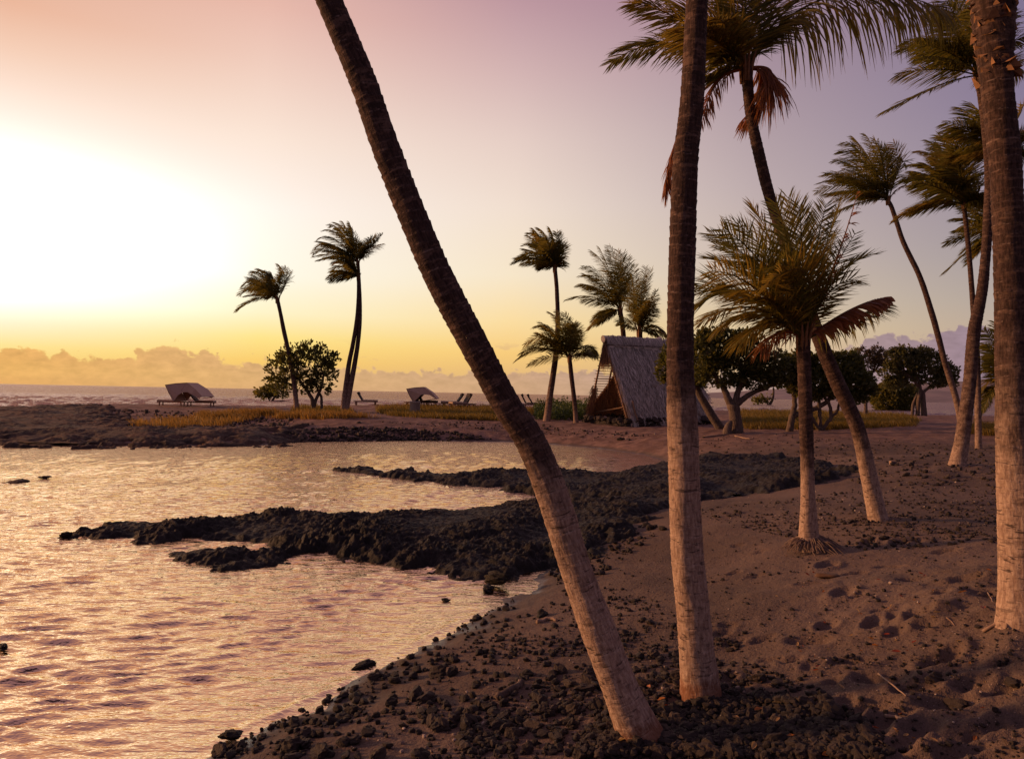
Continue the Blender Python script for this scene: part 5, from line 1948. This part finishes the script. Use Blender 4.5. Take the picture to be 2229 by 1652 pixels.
def branch(label, pts, w0, w1, m=M_drift, name='driftwood', cat='driftwood', forks=(), lift=.0):
    q = [G(u, v) for u, v in pts]
    q = [a + np.array([0, 0, .6 * w0 + lift]) for a in q]
    mb_ = MB()
    S = catmull(q, 10)
    S += np.random.default_rng(len(label)).normal(0, w0 * .25, S.shape)
    mb_.tube(S, np.linspace(w0, w1, 10), 7)
    for f in forks:
        fq = [G(u, v) + np.array([0, 0, .02 + h]) for u, v, h in f]
        mb_.tube(catmull(fq, 7), np.linspace(w0 * .8, w1, 7), 6)
    o = mb_.build(name, m, None, True)
    tag(o, label, cat)
    return o


branch('pale stick lying on the ground left of the stump', [(1532, 952), (1560, 949), (1585, 945)], .045, .02)
branch('short pale stick on the ground right of the stump', [(1600, 950), (1620, 955), (1632, 957)], .04, .02)
branch('dark knobbly driftwood log among the stones near the water', [(1083, 1522), (1110, 1507), (1140, 1488)], .035, .025, M_bark)
branch('small driftwood piece half hidden by stones left of the leaning palm', [(1168, 1358), (1190, 1350), (1215, 1352)], .025, .015)
branch('long thin pale twig on the sand slope right of the stones', [(1912, 1468), (1935, 1485), (1972, 1515)], .007, .004, name='twig', cat='twig')
branch('orange lit broken branch at the edge of the dark stones', [(1925, 1558), (1945, 1563), (1972, 1568)], .013, .007, name='twig', cat='twig')
branch('forked dry branch leaning against the foot of the right palm', [(2140, 1376), (2175, 1356), (2208, 1330)], .012, .014, name='fallen_branch', cat='branch', forks=([(2175, 1368, .0), (2190, 1352, .05), (2212, 1322, .12)], [(2190, 1372, 0), (2200, 1345, .06), (2206, 1325, .1)]))
for k, (pts, txt) in enumerate((([(2150, 1290), (2158, 1305), (2165, 1322)], 'upright thin twig left of the right palm, higher one'), ([(2172, 1292), (2180, 1304), (2190, 1312)], 'thin twig close left of the right palm foot'), ([(2060, 1345), (2070, 1352), (2078, 1362)], 'thin reddish twig on the open sand left of the right palm'))):
    branch(txt, pts, .006, .003, name='twig', cat='twig')
branch('thin pale twig at the lower right of the lava stones', [(1855, 1585), (1865, 1597), (1875, 1605)], .006, .003, name='twig', cat='twig')

# small pale block on the sand and a coconut husk
c = G(1944, 1012)
mb = MB()
mb.box(c + [0, 0, .05], (.14, .1, .1))
tag(mb.build('wooden_block', M_drift, None), 'small pale block lying on the sand left of the ringed palm', 'block')
c = G(1806, 1258)
V, F = stone_shape(2, 333, .12)
me = npmesh('coconut_husk', V * [.16, .12, .075], F)
M_husk = mat('husk', lambda N, p, o: (N.put(p.inputs['Base Color'], N.mix(N.noise(pos(N), 25, 4), (.05, .03, .022, 1), (.16, .08, .04, 1))), N.put(p.inputs['Roughness'], .95)))
o = link('coconut_husk', me, M_husk)
o.location = c + [0, 0, .03]
tag(o, 'brown sand covered husk lying below the young palm', 'coconut husk')

# fallen leaves
M_fallen = [mat('fallen_leaf_' + n_, m_leaf(a, b, c_, .3)) for n_, a, b, c_ in (('orange', (.30, .09, .02, 1), (.42, .14, .03, 1), (.5, .22, .05, 1)), ('red', (.20, .035, .015, 1), (.28, .05, .02, 1), (.3, .08, .03, 1)), ('tan', (.30, .17, .07, 1), (.4, .24, .1, 1), (.45, .3, .14, 1)))]


def leaf_shape(seed):
    rg_ = np.random.default_rng(seed)
    V, F = [], []
    for i in range(6):
        t = i / 5
        w = .42 * math.sin(math.pi * min(1, t * .92 + .04)) ** .8
        z = .25 * t * t * rg_.uniform(.6, 1.4)
        for s in (-1, 0, 1):
            V.append((t * 1.6 - .8, s * w, z + abs(s) * .28 * w / .42 * rg_.uniform(.7, 1.3)))
    for i in range(5):
        for s in (0, 1):
            F.append((i * 3 + s, i * 3 + s + 1, (i + 1) * 3 + s + 1, (i + 1) * 3 + s))
    return np.array(V), np.array(F)


leaf_me = []
for k in range(9):
    V, F = leaf_shape(k)
    me = npmesh('fallen_leaf', V, F)
    me.materials.append(M_fallen[k % 3])
    leaf_me.append(me)
lp = [(1412, 1508, 0), (1440, 1537, 0), (1452, 1553, 1), (1520, 1512, 0), (1545, 1500, 1), (1775, 1463, 1), (1780, 1455, 1), (1798, 1648, 0), (1932, 1330, 0), (1930, 1385, 1), (1990, 1402, 1), (1895, 1395, 0), (2030, 1290, 0), (2095, 1295, 0), (1905, 1410, 0),
      (1830, 1500, 2), (1650, 1560, 0), (1600, 1580, 2), (1690, 1545, 2), (1885, 1610, 1), (1905, 1590, 1), (1870, 1625, 0), (2185, 1242, 0), (2130, 1252, 2), (2040, 1338, 2), (1950, 1425, 1), (2085, 1400, 2), (1720, 1620, 0), (1640, 1640, 2), (1500, 1590, 0), (1480, 1620, 2), (1350, 1630, 2), (2005, 1252, 1), (1960, 1300, 1), (1560, 1470, 1), (2140, 1330, 1)]
rgl = random.Random(44)
for k in range(64):
    lp.append((rgl.uniform(1650, 2200), rgl.uniform(1180, 1620), rgl.choice((0, 1, 2, 2))))
KIND = ('orange', 'dark red', 'pale tan')
for k, (u, v, c_) in enumerate(lp):
    o = bpy.data.objects.new('fallen_leaf', leaf_me[c_ + 3 * rgl.randrange(3)])
    COL.objects.link(o)
    g = G(u, v)
    s = rgl.uniform(.026, .045) if k < 36 else rgl.uniform(.014, .028)
    o.scale = (s, s, s)
    o.rotation_euler = (rgl.uniform(-.5, .5), rgl.uniform(-.5, .5), rgl.uniform(0, 6.28))
    o.location = g + [0, 0, s * .5 + (.03 if v > 1500 and u < 1750 else 0)]
    tag(o, 'curled %s dead leaf lying on the sand of the right slope' % KIND[c_], 'leaf', 'curled %s leaves on the sand' % KIND[c_])

# ------------------------------------------------------------------ loungers and other things on the far beach
M_wood = mat('lounger_wood', lambda N, p, o: (N.put(p.inputs['Base Color'], N.mix(N.noise(pos(N), 6, 3), (.14, .07, .04, 1), (.24, .12, .065, 1))), N.put(p.inputs['Roughness'], .7)))
M_cush = mat('lounger_cushion', lambda N, p, o: (N.put(p.inputs['Base Color'], N.mix(N.noise(pos(N), 3, 3), (.36, .26, .2, 1), (.46, .35, .28, 1))), N.put(p.inputs['Roughness'], .9)))
M_dkc = mat('dark_cushion', lambda N, p, o: (N.put(p.inputs['Base Color'], N.mix(N.noise(pos(N), 3, 3), (.028, .02, .02, 1), (.05, .034, .032, 1))), N.put(p.inputs['Roughness'], .9)))
M_canv = mat('canvas', lambda N, p, o: (N.put(p.inputs['Base Color'], N.mix(N.noise(pos(N), 2, 4), (.46, .31, .23, 1), (.60, .42, .32, 1))), N.put(p.inputs['Roughness'], .95)))


def lounger(u, v, label, group, rz, backang=55, ln=1.95, wid=.8, backm=None, d=None, matm=None):
    c = G(u, v) if d is None else P(u, v, d)
    c[2] = gh(c[0], c[1])[0]
    root = empty('sun_lounger', tuple(c), rz)
    tag(root, label, 'sun lounger', group)
    mb_ = MB()
    for s in (-1, 1):
        mb_.box((0, s * (wid / 2 - .03), .30), (ln, .06, .09))
    for k in range(9):
        mb_.box((-ln / 2 + .1 + k * (ln - .2) / 8, 0, .325), (.09, wid - .12, .025))
    fr = mb_.build('frame', M_wood, root, False, False)
    for sx in (-1, 1):
        for sy in (-1, 1):
            ml = MB()
            ml.box((sx * (ln / 2 - .18), sy * (wid / 2 - .05), .125), (.08, .07, .27))
            ml.build('leg', M_wood, root, False, False)
    L1 = ln * .62
    mm = MB()
    n_ = 7
    for k in range(n_):
        mm.box((-ln / 2 + L1 * (k + .5) / n_, 0, .40 + .004 * (k % 2)), (L1 / n_ * .985, wid - .06, .115))
    mm.build('mattress', matm or M_cush, root, False, False)
    bk = MB()
    a = R(backang)
    L2 = ln * .40
    ax = np.array([[math.cos(a), 0, math.sin(a)], [0, 1, 0], [-math.sin(a), 0, math.cos(a)]])
    cc = np.array([-ln / 2 + L1 + .03, 0, .40]) + ax[0] * L2 / 2
    bk.box(cc, (L2, wid - .05, .11), ax)
    bk.box(cc + ax[0] * (L2 / 2 - .1) + ax[2] * .08, (.2, wid - .2, .08), ax)
    bk.build('backrest', backm or M_dkc, root, False, False)
    return root


def canopy(u, v, label, k=1.0, flip=1, span=1.9, cut=True):
    """hooded canvas sunshade, open to the right, on bent ribs"""
    c = G(u, v)
    c[2] = gh(c[0], c[1])[0]
    root = empty('canopy_hood', tuple(c), 0.0)
    tag(root, label, 'sunshade')
    pr = np.array([(0.05, .38), (-.28, .95), (-.52, 1.46), (.1, 1.58), (.85, 1.64), (1.5, 1.22), (1.98, .72)]) * k
    D_ = 1.05 * k
    th = .025
    mb_ = MB()
    n_ = len(pr)
    yy = [-D_, -D_ * .5, 0, D_ * .5, D_]
    V = []
    for lay in (0, 1):
        for i, (x, z) in enumerate(pr):
            for y in yy:
                bulge = -.05 * k * (1 - (y / D_) ** 2) * (0 if i in (0, 2, 4, 6) else 1)
                wd = 1.0 if 2 <= i <= 4 else .97
                inset = .82 if 3 <= i <= 4 else 1.0
                V.append((x, y * wd * inset, z + bulge - lay * th))
    F = []
    m_ = len(yy)
    for lay in (0, 1):
        o_ = lay * n_ * m_
        for i in range(n_ - 1):
            for j in range(m_ - 1):
                q = (o_ + i * m_ + j, o_ + i * m_ + j + 1, o_ + (i + 1) * m_ + j + 1, o_ + (i + 1) * m_ + j)
                F.append(q if lay == 0 else q[::-1])
    mb_.add(V, F)
    mb_.build('hood', M_canv, root, False, False)
    # side panels: a triangle of canvas falling to the frame, arched away below
    for s in (-1, 1):
        ms = MB()
        y0, y1 = s * D_ * .97, s * D_ * .80
        a_ = [(pr[0], y0), (pr[2], y0), (pr[3], y1), (pr[4], y1), (pr[5], y0), (pr[6], y0)]
        inner = [(np.array((.10, .42)) * k, y0), (np.array((.35, .78)) * k, y0), (np.array((.62, .98)) * k, (y0 + y1) / 2), (np.array((.95, 1.0)) * k, (y0 + y1) / 2), (np.array((1.25, .86)) * k, y0), (np.array((1.75, .60)) * k, y0)]
        if not cut:
            inner[1] = (np.array((.45, .72)) * k, y0)
            inner[2] = (np.array((.7, 1.0)) * k, y0)
            inner[3] = (np.array((1.0, 1.02)) * k, y0)
            inner[4] = (np.array((1.4, .98)) * k, y0)
            inner[5] = (np.array((1.85, .70)) * k, y0)
        V = []
        for (q, y) in a_ + inner:
            V.append((q[0], y, q[1]))
        for (q, y) in a_ + inner:
            V.append((q[0], y - s * .02, q[1]))
        F = []
        for i in range(5):
            F += [(i, i + 1, 6 + i + 1, 6 + i), (12 + i, 12 + 6 + i, 12 + 7 + i, 12 + i + 1)]
        ms.add(V, F)
        ms.build('side_panel', M_canv, root, False, False)
    for i in (2, 4, 6):
        x, z = pr[i]
        mp_ = MB()
        w_ = D_ * (.8 if i == 4 else .97)
        q = [(pr[0][0] + .1, -D_ * .96, .38 * k), (x * .96, -w_ * .99, z - .03), (x * .96, w_ * .99, z - .03), (pr[0][0] + .1, D_ * .96, .38 * k)]
        mp_.tube(np.array(q), np.full(4, .018), 5)
        mp_.build('rib', M_wood, root, False, False)
    return root


LG = 'sun loungers along the far beach'
canopy(390, 885, 'canvas hood arched over the leftmost pair of loungers by the sea', 1.12)
lounger(374, 883, 'left lounger of the pair under the leftmost canvas hood', LG, 0.05, 30, 2.0, .75)
lounger(437, 884, 'lounger with a draped cover beside the leftmost canvas hood', LG, math.pi + .1, 48, 2.1, .85)
lounger(778, 881, 'left lounger of the pair right behind the twin stemmed palms', LG, math.pi * 1.18 - .5, 62)
lounger(796, 882, 'right lounger of the pair right behind the twin stemmed palms', LG, math.pi * 1.18 - .5, 58)
canopy(901, 885, 'canvas hood over the middle pair of loungers behind the round bin', .95, cut=False)
lounger(908, 884, 'left lounger under the canvas hood behind the round bin', LG, math.pi + .3, 60, backm=M_dkc, matm=M_dkc)
lounger(925, 884, 'right lounger under the canvas hood behind the round bin', LG, math.pi + .3, 60, backm=M_dkc, matm=M_dkc)
lounger(988, 886, 'left lounger of the open pair between bin and leaning trunk', LG, .25, 55)
lounger(1006, 888, 'right lounger of the open pair between bin and leaning trunk', LG, .5, 60)
lounger(1152, 889, 'left lounger of the pair right of the leaning trunk', LG, math.pi * 1.15 - .5, 62)
lounger(1166, 889, 'right lounger of the pair right of the leaning trunk', LG, math.pi * 1.15 - .5, 58)

# round bin
c = G(903, 901)
root = empty('litter_bin', tuple(c))
tag(root, 'pale round bin standing at the edge of the grass before the middle hood', 'bin')
mb = MB()
th = np.linspace(0, 2 * math.pi, 21)[:-1]
r_ = .36
V = []
prof_b = [(.33, 0), (.36, .06), (.36, .78), (.38, .80), (.38, .86), (.30, .87), (.30, .6)]
for (rr0, z) in prof_b:
    V += [(rr0 * math.cos(a), rr0 * math.sin(a), z) for a in th]
F = []
for i in range(len(prof_b) - 1):
    for j in range(20):
        F.append((i * 20 + j, i * 20 + (j + 1) % 20, (i + 1) * 20 + (j + 1) % 20, (i + 1) * 20 + j))
F.append(tuple(range(6 * 20, 7 * 20)))
mb.add(V, F)
M_conc = mat('pebbled_concrete', lambda N, p, o: (N.put(p.inputs['Base Color'], N.mix(N.noise(pos(N), 30, 3), (.24, .19, .165, 1), (.40, .32, .28, 1))), N.put(p.inputs['Roughness'], .9), bump(N, p, N.noise(pos(N), 60, 2), .6, .02)))
mb.build('bin_body', M_conc, root, True, False)

# headland across the bay
n_a, n_r = 160, 14
A = np.radians(np.linspace(8, 60, n_a))
V = []
for j in range(n_r):
    t = j / (n_r - 1)
    rr0 = 5200 + t * 2600
    for a in A:
        k = np.interp(math.degrees(a), [8, 12, 17, 22, 27, 33, 40, 60], [0, 20, 70, 120, 165, 205, 235, 260])
        h = k * math.sin(t * math.pi / 2) * (1 + .10 * float(fbm(np.array([a * 22]), np.array([t * 2.5]), 3)[0]))
        V.append((math.sin(a) * rr0, math.cos(a) * rr0, h - 3))
ii = np.arange(n_r - 1)[:, None] * n_a
jj = np.arange(n_a - 1)[None, :]
F = np.stack([ii + jj, ii + jj + 1, ii + n_a + jj + 1, ii + n_a + jj], -1).reshape(-1, 4)
M_hill = mat('far_hill', lambda N, p, o: (N.put(p.inputs['Base Color'], N.mix(N.ss(N.noise(pos(N), .004, 5), .4, .62), (.16, .125, .14, 1), (.24, .18, .19, 1))), N.put(p.inputs['Roughness'], 1.0)))
tag(link('hills', npmesh('hills', np.array(V), F), M_hill), kind='structure')
